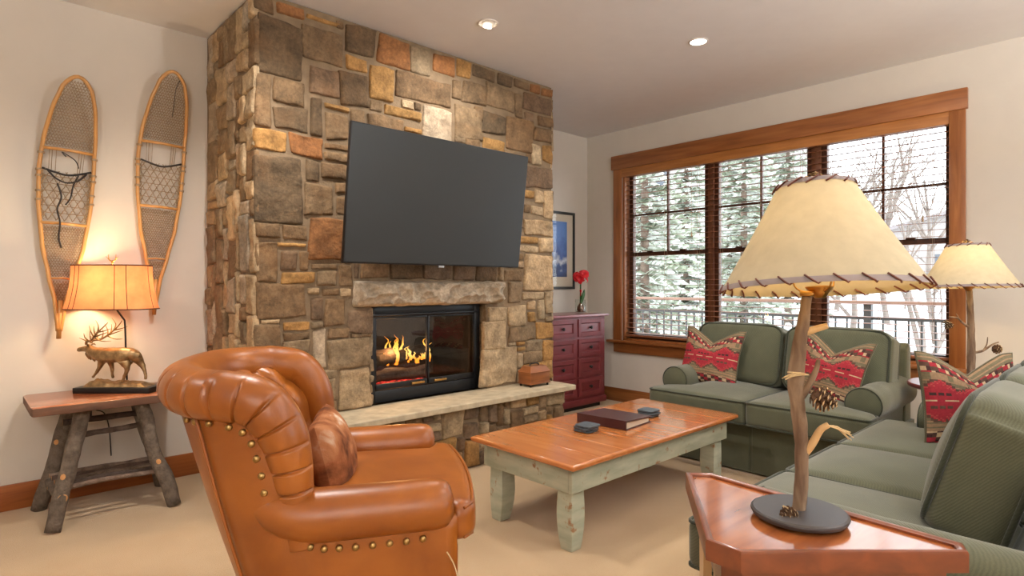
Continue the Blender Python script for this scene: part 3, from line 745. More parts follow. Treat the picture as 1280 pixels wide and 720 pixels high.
def blade(mb, pts, w, th=.003):
    P = smooth_path(pts, 6); n = len(P); vs = []
    for i, p in enumerate(P):
        a = i/(n-1); ww = w*math.sin(PI*min(1, .12+.88*a))**.6 if a < 1 else .0005
        d = (P[min(i+1, n-1)]-P[max(i-1, 0)]).normalized(); s = d.cross(V((RT.x*.2+.1, .5, .3))).normalized(); nn = d.cross(s)
        vs += [p-s*ww, p+nn*th, p+s*ww, p-nn*th]
    fs = [(i*4+k, i*4+(k+1) % 4, (i+1)*4+(k+1) % 4, (i+1)*4+k) for i in range(n-1) for k in range(4)]
    mb.add(vs, fs)
mb = MB(); mb.tube(smooth_path([(0, 0, .09), (.002, 0, .2), (0, .0, .33)], 5), [.008]*11, 10); mb.build('stem', M_leafg, am)
for pts in ([(0.005, 0, .09), (.02, -.02, .17), (.032, -.022, .235)], [(0, -.004, .09), (.002, -.02, .15), (.012, -.03, .21)], [(.004, .0, .09), (.03, .0, .15), (.042, -.01, .2)]):
    mb = MB(); blade(mb, pts, .016); mb.build('leaf', M_leafg, am)
mb = MB(); mb.tube(smooth_path([(-.006, -.004, .17), (-.02, -.02, .21), (-.034, -.03, .235)], 5), [.004]*5+[.008, .01, .011, .010, .006, .002], 8); mb.build('bud', M_petal, am, label='unopened red bud')
for (cx, cy, cz, yaw, pitch) in ((-.028, -.03, .345, R(200), R(-5)), (.035, -.02, .355, R(-60), R(8)), (.0, .03, .36, R(80), R(10)), (-.005, -.045, .375, R(-110), R(30))):
    mb = MB()
    Mx = Matrix.Translation((cx, cy, cz)) @ Matrix.Rotation(yaw, 4, 'Z') @ Matrix.Rotation(PI/2-pitch, 4, 'Y')
    for k in range(6):
        a0 = k*PI/3; r0 = 1.0 if k % 2 == 0 else .85
        def pet(u, v, a0=a0, r0=r0):
            s = (u-.5)*2; w = .026*math.sin(PI*min(1, .1+.9*v))**.7; L = v*.062*r0
            rad = L*.95; zz = .03*math.sin(v*PI*.62)-.018*max(0, v-.6)*2+.004*s*s
            return (rad*math.cos(a0)-s*w*math.sin(a0), rad*math.sin(a0)+s*w*math.cos(a0), zz)
        mb.grid(pet, 6, 8, Mx)
    o = mb.build('bloom', M_petal, am)
    o.modifiers.new('thick', 'SOLIDIFY').thickness = .0016

# ------------------------------------------------------------------ framed print
M_frame = plain('black_frame', (36, 36, 34), .35, var=.05)
M_mat = plain('cream_mount', (206, 196, 176), .9, var=.02)
m, nt, out = new_mat('mountain_print'); b = bsdf(nt, out, .4); tc = nt.nodes.new('ShaderNodeTexCoord'); sx = nt.nodes.new('ShaderNodeSeparateXYZ'); nt.links.new(tc.outputs['Object'], sx.inputs[0])
n = N(nt, 'ShaderNodeTexNoise', i_Scale=7.0, i_Detail=6.0); nt.links.new(tc.outputs['Object'], n.inputs[0])
ad = N(nt, 'ShaderNodeMath', operation='MULTIPLY_ADD'); nt.links.new(n.outputs[0], ad.inputs[0]); ad.inputs[1].default_value = .5; nt.links.new(sx.outputs[2], ad.inputs[2])
nt.links.new(ramp(nt, ad.outputs[0], [(.12, lin((150, 170, 196))), (.24, lin((72, 100, 150))), (.34, lin((40, 58, 96))), (.46, lin((54, 84, 140))), (.54, lin((205, 212, 222))), (.62, lin((58, 92, 160))), (.8, lin((84, 128, 196)))]), b.inputs[0]); M_print = m
PX0, PX1, PZ0, PZ1 = 4.07, 4.655, 1.135, 1.922
pf = thing('framed_picture', 'blue mountain print in a black frame on the wall above the red chest', 'picture', ((PX0+PX1)/2, YW-.02, PZ0))
mb = MB(); g = .026
for a, b_ in (((PX0, YW-.026, PZ0), (PX0+g, YW, PZ1)), ((PX1-g, YW-.026, PZ0), (PX1, YW, PZ1)), ((PX0+g, YW-.026, PZ0), (PX1-g, YW, PZ0+g)), ((PX0+g, YW-.026, PZ1-g), (PX1-g, YW, PZ1))): mb.box(a, b_, .003)
mb.build('frame', M_frame, pf, world=True, autosmooth=40)
mb = MB(); mb.box((PX0+g, YW-.012, PZ0+g), (PX1-g, YW-.004, PZ1-g)); mb.build('mount', M_mat, pf, world=True, flat=True, label='cream mount')
mb = MB(); mb.box((PX0+.115, YW-.0145, PZ0+.125), (PX1-.115, YW-.010, PZ1-.10)); mb.build('print', M_print, pf, world=True, flat=True, label='blue mountain print')
M_pane = glass('picture_glass', (1, 1, 1), .9); mb = MB(); mb.box((PX0+g, YW-.018, PZ0+g), (PX1-g, YW-.0165, PZ1-g)); mb.build('pane', M_pane, pf, world=True, flat=True)

# ------------------------------------------------------------------ snowshoes on the wall
M_ash = wood('bent_ash', (178, 126, 66), (206, 156, 94), (30, 30, 3), .4, .15)
M_raw = plain('rawhide', (150, 126, 96), .7, var=.2, nscale=40)
M_strap = plain('black_strap', (40, 32, 28), .6, var=.2)
def snowshoe(label, toe, tail, lean, strap):
    toe, tail = V(toe), V(tail); ax = (toe-tail); L = ax.length; ax.normalize(); sd = ax.cross(V((0, 1, 0))).normalized()   # sd: to the right
    W = .122
    # half width and left/right skew along the length (0 = tail, 1 = toe)
    prof = [(0, .004), (.12, .022), (.22, .055), (.35, .092), (.5, .114), (.64, .120), (.76, .114), (.87, .096), (.95, .068), (.985, .042), (1.0, .012)]
    def hw(t):
        for (a, wa), (b_, wb) in zip(prof, prof[1:]):
            if t <= b_: k = (t-a)/(b_-a); return lerp(wa, wb, k*k*(3-2*k)*.4+k*.6)
        return prof[-1][1]
    def off(t): return -.030-.010*(1-t)-.10*sstep(.62, 1.0, t)**1.5     # toe turns up, away from the wall
    def P(t, s, d=0): return tail+ax*(t*L)+sd*(s-.022*sstep(.6, 1.05, t))+V((0, off(t)+d, 0))
    th = thing('snowshoe', label, 'snowshoe', (tail.x, YW, tail.z), 0, 'pair of wooden snowshoes on the wall')
    mb = MB(); pts = []
    ts = [.01+.98*(i/30) for i in range(31)]
    left = [P(t, -hw(t)) for t in ts]; right = [P(t, hw(t)) for t in ts]
    mb.tube(smooth_path(left+[P(1.003, 0)]+right[::-1], 2), .0130, 8, flat=.8)
    mb.tube([P(-.02, 0), P(.05, 0), P(.13, 0)], [.011, .013, .012], 8); mb.build('frame', M_ash, th, world=True)
    bars = (.72, .43, .215) if strap else (.705, .435, .215)
    for t in bars[:2]+((bars[2],)):
        mb = MB(); mb.tube([P(t, -hw(t)), P(t+.003, 0), P(t, hw(t))], .0140 if t > .3 else .010, 8, flat=.6); mb.build('crossbar', M_ash, th, world=True)
    def web(name, t0, t1, dx, r, mat, hexy=False):
        mb = MB(); n = 3
        # two diagonal lacings and a level one, clipped to the frame
        for sg in (1, -1):
            k0 = -.14
            for c in range(-40, 60):
                x0 = c*dx; seg = []
                for i in range(61):
                    t = lerp(t0, t1, i/60); s = x0+sg*(t-t0)*L*.55
                    if abs(s) < hw(t)-.006: seg.append(P(t, s+.0018*math.sin(i*2.2+c), .002*sg))
                    elif len(seg) > 1: mb.tube(seg, r, 4, cap=False); seg = []
                    else: seg = []
                if len(seg) > 1: mb.tube(seg, r, 4, cap=False)
        h = dx*1.1/L; t = t0+h
        while t < t1-h*.5:
            w = hw(t)-.006; mb.tube([P(t+.0012*math.sin(q*3.1+t*90), lerp(-w, w, q/10)) for q in range(11)], r, 4, cap=False); t += h
        # selvedge line inside the rim
        for s in (-1, 1): mb.tube([P(lerp(t0, t1, i/24), s*(hw(lerp(t0, t1, i/24))-.016+.004*math.sin(i*2.6))) for i in range(25)], r*1.1, 4, cap=False)
        mb.build(name, mat, th, world=True)
    web('toe_webbing', bars[0]+.012, .985, .0135, .0014, M_raw)
    web('heel_webbing', bars[2]+.008, bars[1]-.01, .0125, .0014, M_raw)
    web('tail_webbing', .11, bars[2]-.008, .013, .0014, M_raw)
    web('centre_webbing', bars[1]+.012, bars[0]-.085, .036, .0021, M_raw)
    for t in (lerp(bars[1], bars[0], .30), lerp(bars[1], bars[0], .42), lerp(bars[1], bars[0], .62), lerp(bars[1], bars[0], .70), bars[0]-.02):
        for s in (-1, 1): mb = MB(); mb.tube([P(t-.004, s*hw(t), 0), P(t+.004, s*hw(t), 0)], .0155, 8); mb.build('rim_binding', M_raw, th, world=True)
    for s in (-.6, -.5, -.4, .45, .6, .7): mb = MB(); mb.tube([P(bars[0]-.004, s*hw(.6)), P(bars[0]-.09, s*hw(.6)*.95)], .0016, 5); mb.build('cord', M_raw, th, world=True)
    mb = MB(); t = bars[0]-.085
    mb.tube(smooth_path([P(t+.012, -hw(t)+.012, -.006), P(t-.004, -.05, -.010), P(t-.012, 0, -.010), P(t-.006, .05, -.010), P(t+.006, hw(t)-.012, -.006)], 5), .0055, 8)
    mb.build('toe_cord', M_strap, th, world=True, label='dark toe cord')
    if strap:
        mb = MB()
        mb.tube(smooth_path([P(t, -.085, -.012), P(t-.03, -.05, -.03), P(t-.045, 0, -.034), P(t-.03, .05, -.028), P(t, .085, -.012)], 5), .0085, 8, flat=.5)
        mb.tube(smooth_path([P(t-.01, -.05, -.014), P(t-.05, -.03, -.02), P(t-.10, -.02, -.02), P(t-.13, .0, -.02)], 5), .0075, 8, flat=.5)
        mb.tube(smooth_path([P(t-.05, .04, -.02), P(t-.1, .02, -.02), P(t-.15, .035, -.018), P(t-.2, .02, -.014), P(t-.26, .022, -.012), P(t-.30, .008, -.012)], 5), .0085, 8, flat=.5)
        mb.tube(smooth_path([P(t+.06, .01, -.012), P(t+.075, .03, -.016), P(t+.05, -.03, -.016), P(t+.02, -.05, -.014)], 5), .003, 6)
        mb.build('binding_strap', M_strap, th, world=True, label='tangled dark leather binding strap')
    else:
        mb = MB(); mb.tube(smooth_path([P(.97, -.035, -.013), P(.93, -.02, -.012), P(.86, -.024, -.010), P(.82, -.026, -.008)], 5), .0018, 6); mb.build('hanging_thong', M_strap, th, world=True, label='dark hanging thong')
snowshoe('wooden snowshoe with a tangled dark strap, hung farther from the chimney', (.443, YW, 2.30), (.388, YW, .915), 0, True)
snowshoe('wooden snowshoe hung nearer the chimney, without a tangled strap', (.900, YW, 2.44), (.840, YW, 1.03), 0, False)
# ------------------------------------------------------------------ green loveseat and sofa
M_green = cloth_mat('green_twill', (88, 89, 69))
M_greenp = cloth_mat('green_piping', (58, 61, 47))
M_dark = plain('dark_underside', (30, 28, 26), .8)
def piping(mb, h, zc, r=.0045, inset=.0, rc=.03):
    """welt round the top edge of a box of half size h, corners rounded"""
    x, y = h[0]-inset, h[1]-inset; P = []
    for cx, cy, a0 in ((x-rc, y-rc, 0), (-x+rc, y-rc, 90), (-x+rc, -y+rc, 180), (x-rc, -y+rc, 270)):
        for k in range(5):
            a = R(a0+k*22.5); P.append((cx+rc*math.cos(a), cy+rc*math.sin(a), zc))
    mb.tube(P, r, 6, closed=True)
def seat_cushion(t, x0, x1, y0, y1, z0, z1, ear=None, crown=.042):
    """local frame: y is width, +x is the front. ear=(side): the cushion wraps in front of that arm"""
    h = V(((x1-x0)/2, (y1-y0)/2, (z1-z0)/2)); c = V(((x0+x1)/2, (y0+y1)/2, (z0+z1)/2))
    def shape(q, p):
        if ear:
            s, wd, dep = ear          # pull the flank inward behind the arm front
            k = max(0, s*p[1]); back = 1-sstep(x1-dep-.03-c.x, x1-dep+.02-c.x, q.x)
            q.y -= s*wd*back*k
        return q
    mb = MB(); M = Matrix.Translation(c)
    mb.cushion(h, .034, crown, 26 if ear else 16, M, shape, .008)
    o = mb.build('seat_cushion', M_green, t)
    mb = MB()
    for zz in (1, -1):
        P = []
        rc = .03
        ya, yb = y0+.004, y1-.004; xa, xb = x0+.004, x1-.004
        if ear and ear[0] > 0: pts = [(xa, ya), (xb, ya), (xb, yb), (x1-ear[2], yb), (x1-ear[2], yb-ear[1]), (xa, yb-ear[1])]
        elif ear: pts = [(xa, ya+ear[1]), (x1-ear[2], ya+ear[1]), (x1-ear[2], ya), (xb, ya), (xb, yb), (xa, yb)]
        else: pts = [(xa, ya), (xb, ya), (xb, yb), (xa, yb)]
        n = len(pts)
        for i in range(n):
            p0, p1, p2 = V((*pts[i-1], 0)), V((*pts[i], 0)), V((*pts[(i+1) % n], 0))
            a, b_ = p1+(p0-p1).normalized()*rc, p1+(p2-p1).normalized()*rc
            for k in range(5):
                s = k/4; q = a*(1-s)**2+p1*2*s*(1-s)+b_*s*s
                P.append((q.x, q.y, c.z+zz*(h.z-.010)))
        mb.tube(P, .0062, 6, closed=True)
    mb.build('piping', M_greenp, o)
def back_cushion(t, y0, y1, xf, z0, z1, th, lean, rnd_top=.04):
    h = V((th/2, (y1-y0)/2, (z1-z0)/2))
    M = Matrix.Translation((xf-th/2, (y0+y1)/2, (z0+z1)/2)) @ Matrix.Rotation(-lean, 4, 'Y')
    def shape(q, p):
        q.x += .045*(1-p[1]**2)*(1-(p[2]*.9+.1)**2)*(1 if p[0] > 0 else .3)*abs(p[0])
        # softly rounded top corners
        k = max(0, p[2]-.2)/.8*max(0, abs(p[1])-.5)/.5
        q.z -= rnd_top*k*k
        return q
    mb = MB(); mb.cushion(h, .05, 0, 20, M, shape, .0); o = mb.build('back_cushion', M_green, t)
    mb = MB()
    for sx in (1, -1):
        P = []; y, z = h.y-.012, h.z-.012; rc = .06
        for cy, cz, a0 in ((y-rc, z-rc, 0), (-y+rc, z-rc, 90), (-y+rc, -z+rc, 180), (y-rc, -z+rc, 270)):
            for k in range(6):
                a = R(a0+k*18); py, pz = cy+rc*math.cos(a), cz+rc*math.sin(a)
                k2 = max(0, pz/h.z-.2)/.8*max(0, abs(py/h.y)-.5)/.5
                P.append(M @ V((sx*(h.x-.008)+ (0), py, pz-rnd_top*k2*k2)))
        mb.tube(P, .0085, 8, closed=True)
    mb.build('piping', M_greenp, o)
def roll_arm(t, s, yc, x0, x1, zc, r, base_z=.06):
    """s=+1 left arm, -1 right arm (local y); scroll front at x1"""
    mb = MB(); n = 22; m = 14; vs = []
    # section in y,z: scroll on top of a flat panel
    sec = [(-s*(r*.62), base_z)]
    for i in range(n+1):
        a = lerp(R(-128), R(152), i/n)     # from inner underside over the top to the outer underside
        sec.append((s*r*1.02*math.sin(a), zc+r*math.cos(a)))
    sec.append((s*r*.35, zc-r*1.05)); sec.append((s*r*.30, base_z))
    k = len(sec); xs = [x0]+[lerp(x0, x1-.016, i/m) for i in range(m+1)]+[x1-.006, x1-.001, x1]
    for i, x in enumerate(xs):
        sc = 1.0
        if x > x1-.012: sc = 1-.10*((x-(x1-.012))/.012)**2
        pl = .0035*max(0, sstep(x0, x1, x)-.2)
        for j, (y, z) in enumerate(sec):
            w = pl*math.sin(x*95+j*.35) if z > zc-r*.5 else 0
            vs.append((x, yc+y*(sc+w/r), zc+(z-zc)*(sc+w/r) if z > base_z+.01 else z))
    fs = [(i*k+j, i*k+(j+1) % k, (i+1)*k+(j+1) % k, (i+1)*k+j) for i in range(len(xs)-1) for j in range(k)]
    fs.append(tuple(range(k))[::-1]); fs.append(tuple((len(xs)-1)*k+j for j in range(k)))
    mb.add(vs, fs)
    o = mb.build('arm', M_green, t, autosmooth=50)
    mb = MB(); P = [(x1-.004, yc+y*.97, zc+(z-zc)*.97) for (y, z) in sec[1:-2]]
    mb.tube(P, .0045, 6); mb.build('piping', M_greenp, o)
def sofa(name, label, M, wid, nseat, dep, zseat, zarm, rarm, ztop, backs, cat, xb0, lean):
    """local: origin at floor, x forward (front edge at x=0), y across, centred"""
    t = thing(name, label, cat, M=M)
    hw = wid/2; armw = rarm*2
    yi = hw-armw+.02                  # inner faces of the arms
    mb = MB(); mb.box((-dep+.03, -hw+.06, .05), (-.13, hw-.06, zseat-.145), .01)
    mb.build('base', M_green, t, autosmooth=40)
    mb = MB()                          # tailored skirt, slightly flared, with kick pleats
    ol = [(-.105, -hw+.035), (-.105, -.01), (-.112, -.006), (-.112, .006), (-.105, .01), (-.105, hw-.035), (-dep+.01, hw-.035), (-dep+.01, -hw+.035)]
    n = len(ol); lo = [(x*1.0+(.008 if x > -.2 else -.004), y*1.004, .012) for x, y in ol]; hi = [(x, y, zseat-.15) for x, y in ol]
    mb.add(lo+hi, [(i, (i+1) % n, n+(i+1) % n, n+i) for i in range(n)]+[tuple(range(n, 2*n))]); mb.build('skirt', M_green, t, flat=True)
    for sx in (-.16, -dep+.06):
        for sy in (-1, 1):
            mb = MB(); mb.lathe([(.018, 0), (.024, .03), (.026, .08)], 10, Matrix.Translation((sx, sy*(hw-.10), 0))); mb.build('foot', M_dark, t, label='dark foot')
    for s in (-1, 1): roll_arm(t, s, s*(hw-rarm-.005), -dep+.08, -.20, zarm-rarm, rarm)
    ear_d = .175
    for i in range(nseat):
        a = lerp(-yi, yi, i/nseat)+.003; b_ = lerp(-yi, yi, (i+1)/nseat)-.003; ear = None
        if i == 0: a = -hw+.01; ear = (-1, hw-.01-yi, ear_d)
        if i == nseat-1: b_ = hw-.01; ear = (1, hw-.01-yi, ear_d)
        seat_cushion(t, -dep+.26, -.005, a, b_, zseat-.155, zseat, ear)
    mb = MB()                          # back frame behind the cushions
    q = [(-dep+.16, .1), (-dep+.10, ztop-.13), (-dep+.06, ztop-.09), (-dep+.0, ztop-.12), (-dep+.0, .1)]
    mb.prism([(p[0], p[1]) for p in q], -hw+.055, hw-.055, .012, Matrix(((1, 0, 0, 0), (0, 0, 1, 0), (0, 1, 0, 0), (0, 0, 0, 1)))); mb.build('back_frame', M_green, t, autosmooth=50)
    for a, b_ in backs: back_cushion(t, a+.004, b_-.004, xb0, zseat-.005, ztop, .20, R(lean))
    return t
def frame_M(org, fx):       # local x -> world direction fx
    fx = V((fx[0], fx[1], 0)).normalized(); fy = V((-fx.y, fx.x, 0))
    return Matrix(((fx.x, fy.x, 0, org[0]), (fx.y, fy.y, 0, org[1]), (0, 0, 1, org[2]), (0, 0, 0, 1)))
# loveseat under the window, facing the near wall (-X)
LS = frame_M((3.505, 1.685, 0), (-1, 0))
sofa('loveseat', 'green two-seat sofa standing under the window', LS, 1.40, 2, 1.0, .465, .60, .095, .90, ((-.645, 0), (0, .645)), 'sofa', -.57, 12)
SOF = frame_M((2.665, .985, 0), (0, 1))
sofa('sofa', 'long green three-seat sofa facing the fireplace, behind the big lamp', SOF, 2.05, 3, 1.0, .455,   .58, .09, .87, ((-.83, -.36), (-.36, .12), (.12, .66)), 'sofa', -.585, 17)

# ------------------------------------------------------------------ throw pillows
def pillow_mesh(mb, w, h, t, chop=.0, ear=.10, colour=None, lay=None, n=64, M=None, back=(78, 84, 62)):
    """knife-edge cushion in its xy plane, puffed along z; chop dents the middle of its top edge"""
    def pt(u, v, s):
        a, b_ = u*2-1, v*2-1
        x = a*w/2*(1-ear*(1-b_*b_)); y = b_*h/2*(1-ear*(1-a*a))
        f = max(0, (1-a**2)*(1-b_**2))**.42
        z = s*t/2*f
        k = max(0, 1-abs(a)/.8)**1.25*sstep(-.3, 1, b_)**1.3
        y -= chop*k; z += s*-.15*t*k*f
        z += .006*noise.noise(V((x*14, y*14, s*3.0)))*f
        return (x, y, z)
    for s in (1, -1):
        fs = mb.grid(lambda u, v: pt(u, v, s), n, n, M)
        if lay is not None:
            for i, f in enumerate(fs):
                c = colour((i % n+.5)/n, (i//n+.5)/n) if s > 0 else lin(back)
                for lp in f.loops: lp[lay] = (*c, 1)
    return pt
WC = {k: lin(v) for k, v in dict(r=(156, 44, 54), k=(66, 44, 42), t=(150, 122, 94), c=(190, 164, 130), g=(112, 102, 78), p=(176, 72, 70), n=(90, 66, 54)).items()}
def woven(u, v):
    """red and tan banded blanket pattern with stepped spikes"""
    n = 64; iu, iv = int(u*n), int(v*n); per = 22; x = abs((iu+5) % per-per/2)/(per/2); h = iv/n
    if iv < 10:                                     # lower check band
        if iv < 1: return WC['n']
        k = (iu//4+iv//3) % 4
        return WC['k'] if k in (0, 2) and (iu//2+iv//2) % 2 else (WC['r'] if k == 1 else WC['c'] if k == 3 else WC['n'])
    fl_ = (iu*7 % 5)/5
    if h < .24: return WC['t'] if (iv % 3) else WC['g']
    if h < .70:
        c = abs(h-.47); st = .10+.12*(1-x)+.03*fl_
        if c < .012: return WC['c'] if (iu//4) % 3 != 1 else WC['r']
        if .055 < c < .085 and x < .55 and (iu % 4) != 0: return WC['k'] if h > .47 else WC['n']
        if c < st-.04: return WC['r']
        if c < st: return WC['p'] if (iu+iv) % 2 else WC['r']
        if c < st+.03: return WC['n']
        return WC['g'] if (iv % 4) else WC['t']
    if h < .78: return WC['t'] if (iu//3) % 4 else WC['g']
    if h < .90:
        k = (iu//4+iv//3) % 3
        return WC['n'] if k == 0 else (WC['r'] if k == 1 else (WC['k'] if (iu//2) % 2 else WC['c']))
    return WC['g'] if iv % 3 else WC['t']
M_woven = vcol_mat('blanket_weave', 'weave', .95, 90, .78, 1.2, .3, .002, 300)
M_greenw = cloth_mat('pillow_welt', (92, 84, 62))
def throw_pillow(label, pos, xax, up, w=.45, h=.42, t=.15, chop=.09, flip=1):
    x = V(xax).normalized(); u = V(up).normalized(); z = x.cross(u).normalized(); u = z.cross(x)
    M = Matrix(((x.x, u.x, z.x, pos[0]), (x.y, u.y, z.y, pos[1]), (x.z, u.z, z.z, pos[2]), (0, 0, 0, 1)))
    o = thing('throw_pillow', label, 'pillow', M=M, group='patterned throw pillows')
    mb = MB(); lay = mb.bm.loops.layers.float_color.new('weave')
    pt = pillow_mesh(mb, w, h, t, chop, .09, woven, lay)
    mb.build('cover', M_woven, o)
    mb = MB(); P = [pt(i/24, 0, 1) for i in range(24)]+[pt(1, i/24, 1) for i in range(24)]+[pt(1-i/24, 1, 1) for i in range(24)]+[pt(0, 1-i/24, 1) for i in range(24)]
    mb.tube(P, .005, 6, closed=True); mb.build('welt', M_greenw, o)
    return o
# x axis of a pillow runs to its right as seen from the front
throw_pillow('red patterned throw pillow leaning at the left end of the loveseat', (3.955, 2.14, .66), (0, -1, -.04), (.32, .06, 1))
throw_pillow('red patterned throw pillow leaning at the right end of the loveseat, behind the lamp stem', (3.93, 1.33, .655), (-.30, -1, -.10), (.36, .0, 1))
throw_pillow('red patterned throw pillow standing at the far end of the long sofa', (3.33, .545, .665), (.80, -.62, -.03), (.30, .0, 1), w=.48)

# ------------------------------------------------------------------ coffee table
M_top = wood('table_top_wood', (172, 102, 52), (188, 118, 64), (18, 2.5, 18), .2, .6, .012, c3=(158, 90, 44))
def distressed(name):
    m, nt, out = new_mat(name); b = bsdf(nt, out, .5); co = coords(nt)
    n = N(nt, 'ShaderNodeTexNoise', i_Scale=14.0, i_Detail=8.0, i_Roughness=.65); nt.links.new(co, n.inputs[0])
    mp = coords(nt, (6, 6, 26)); n2 = N(nt, 'ShaderNodeTexNoise', i_Scale=1.0, i_Detail=5.0); nt.links.new(mp, n2.inputs[0])
    base = ramp(nt, n2.outputs[0], [(.3, lin((152, 158, 138))), (.7, lin((184, 186, 164)))])
    f = ramp(nt, n.outputs[0], [(.59, (0, 0, 0)), (.66, (1, 1, 1))])
    mx = N(nt, 'ShaderNodeMix', data_type='RGBA'); nt.links.new(f, mx.inputs[0]); nt.links.new(base, mx.inputs[6]); mx.inputs[7].default_value = (*lin((146, 104, 66)), 1)
    nt.links.new(mx.outputs[2], b.inputs['Base Color']); bump(nt, b, n.outputs[0], .15, .003); return m
M_sage = distressed('worn_sage_paint')
TX0, TX1, TY0, TY1, TZ = 1.885, 3.37, 1.645, 2.335, .414
ct = thing('coffee_table', 'low coffee table with an orange plank top and worn sage painted base', 'coffee table', ((TX0+TX1)/2, (TY0+TY1)/2, 0))
mb = MB(); mb.box((TX0, TY0, TZ-.026), (TX1, TY1, TZ-.0015), .009, 3)
nb = 8
for i in range(nb):
    xa, xb = lerp(TX0+.006, TX1-.006, i/nb), lerp(TX0+.006, TX1-.006, (i+1)/nb); mb.box((xa+.0009, TY0+.009, TZ-.012), (xb-.0009, TY1-.009, TZ), .0028, 1)
mb.build('top', M_top, ct, world=True, autosmooth=40, label='orange wooden plank top')
ins = .05; az = .27
mb = MB()
for a, b_ in (((TX0+ins, TY0+ins, az), (TX1-ins, TY0+ins+.022, TZ-.026)), ((TX0+ins, TY1-ins-.022, az), (TX1-ins, TY1-ins, TZ-.026)), ((TX0+ins, TY0+ins+.022, az), (TX0+ins+.022, TY1-ins-.022, TZ-.026)), ((TX1-ins-.022, TY0+ins+.022, az), (TX1-ins, TY1-ins-.022, TZ-.026))): mb.box(a, b_, .003)
mb.build('apron', M_sage, ct, world=True, autosmooth=40)
def leg_mesh(x, y, sx, sy):
    mb = MB(); vs = []; zs = [0, .01, .05, .1, .15, .2, .25, .28, .32]; W = .086
    for z in zs:
        k = 1 if z > .24 else 1+.10*math.sin((.24-z)/.24*PI*.75)-.26*((.24-z)/.24)**2.2
        w = W*k; bow = .0
        x0, y0 = x, y
        xo = x0+sx*W*(1-.0); 
        # outer faces bow, inner corner tapers
        vs += [(x0-sx*(w-W)*.35, y0-sy*(w-W)*.35, z), (x0+sx*w, y0-sy*(w-W)*.35, z), (x0+sx*w, y0+sy*w, z), (x0-sx*(w-W)*.35, y0+sy*w, z)]
    n = len(zs)
    mb.add(vs, [(i*4+k, i*4+(k+1) % 4, (i+1)*4+(k+1) % 4, (i+1)*4+k) for i in range(n-1) for k in range(4)]+[(0, 1, 2, 3), tuple(range((n-1)*4, n*4))])
    bmesh.ops.bevel(mb.bm, geom=mb.bm.edges[:], offset=.003, segments=1, affect='EDGES')
    return mb
q = ins+.023
for x, y, sx, sy in ((TX0+q, TY0+q, 1, 1), (TX1-q, TY0+q, -1, 1), (TX0+q, TY1-q, 1, -1), (TX1-q, TY1-q, -1, -1)):
    leg_mesh(x, y, sx, sy).build('leg', M_sage, ct, world=True, autosmooth=40)

# binder on the table
M_bind = plain('binder_leather', (66, 32, 32), .38, coat=.2, bmp=.2, bscale=220)
M_page = plain('paper', (206, 192, 170), .8)
bd = thing('binder', 'maroon ring binder lying closed on the coffee table', 'binder', (2.55, 1.86, TZ), R(5))
bw, bh, bt = .275, .315, .05      # x: from spine, y: along the spine
mb = MB(); mb.box((0, 0, .0), (.004, bh, bt), .0015); mb.box((0, 0, 0), (bw, bh, .004), .0015)
# top board slopes down to the fore edge
vs = [(0, 0, bt-.004), (bw, 0, .030), (bw, bh, .030), (0, bh, bt-.004), (0, 0, bt), (bw, 0, .034), (bw, bh, .034), (0, bh, bt)]
mb.add(vs, [(3, 2, 1, 0), (4, 5, 6, 7), (0, 1, 5, 4), (1, 2, 6, 5), (2, 3, 7, 6), (3, 0, 4, 7)]); mb.build('cover', M_bind, bd, flat=True)
mb = MB(); vs = [(.03, .012, .004), (bw-.015, .012, .004), (bw-.015, bh-.012, .004), (.03, bh-.012, .004), (.03, .012, .036), (bw-.015, .012, .024), (bw-.015, bh-.012, .024), (.03, bh-.012, .036)]
mb.add(vs, [(3, 2, 1, 0), (4, 5, 6, 7), (0, 1, 5, 4), (1, 2, 6, 5), (2, 3, 7, 6), (3, 0, 4, 7)]); mb.build('pages', M_page, bd, flat=True, label='pale pages')
# coasters: two loose stacks
M_slate = plain('slate', (70, 78, 84), .5, var=.2, nscale=40, bmp=.3, bscale=120)
cnames = ('lowest', 'middle', 'topmost')
proto = None
for (cx, cy, where) in ((2.40, 2.0, 'stack in front of the binder spine'), (2.94, 1.985, 'stack behind the binder, nearer the loveseat')):
    for k in range(3):
        M = Matrix.Translation((cx+rnd.uniform(-.006, .006), cy+rnd.uniform(-.006, .006), TZ+k*.0125)) @ Matrix.Rotation(R((8, -9, 3)[k]), 4, 'Z')
        lab = 'square grey slate coaster, %s of the %s' % (cnames[k], where)
        if proto is None:
            proto = thing('coaster', lab, 'coaster', M=M, group='slate coasters on the coffee table')
            mb = MB(); pts = []
            for i in range(40):
                a = 2*PI*i/40; r = .052/max(abs(math.cos(a)), abs(math.sin(a))); r = min(r, .066)+.0015*noise.noise(V((a*3, 1, 0))); pts.append((r*math.cos(a), r*math.sin(a)))
            mb.prism(pts, .003, .0115, .001, seg=1); mb.build('slate', M_slate, proto, autosmooth=40)
            mb = MB()
            for sx in (-1, 1):
                for sy in (-1, 1): mb.lathe([(.006, 0), (.006, .0035)], 8, Matrix.Translation((sx*.035, sy*.035, 0)))
            mb.build('pads', M_dark, proto, label='dark felt pads')
        else: dup(proto, lab, M)

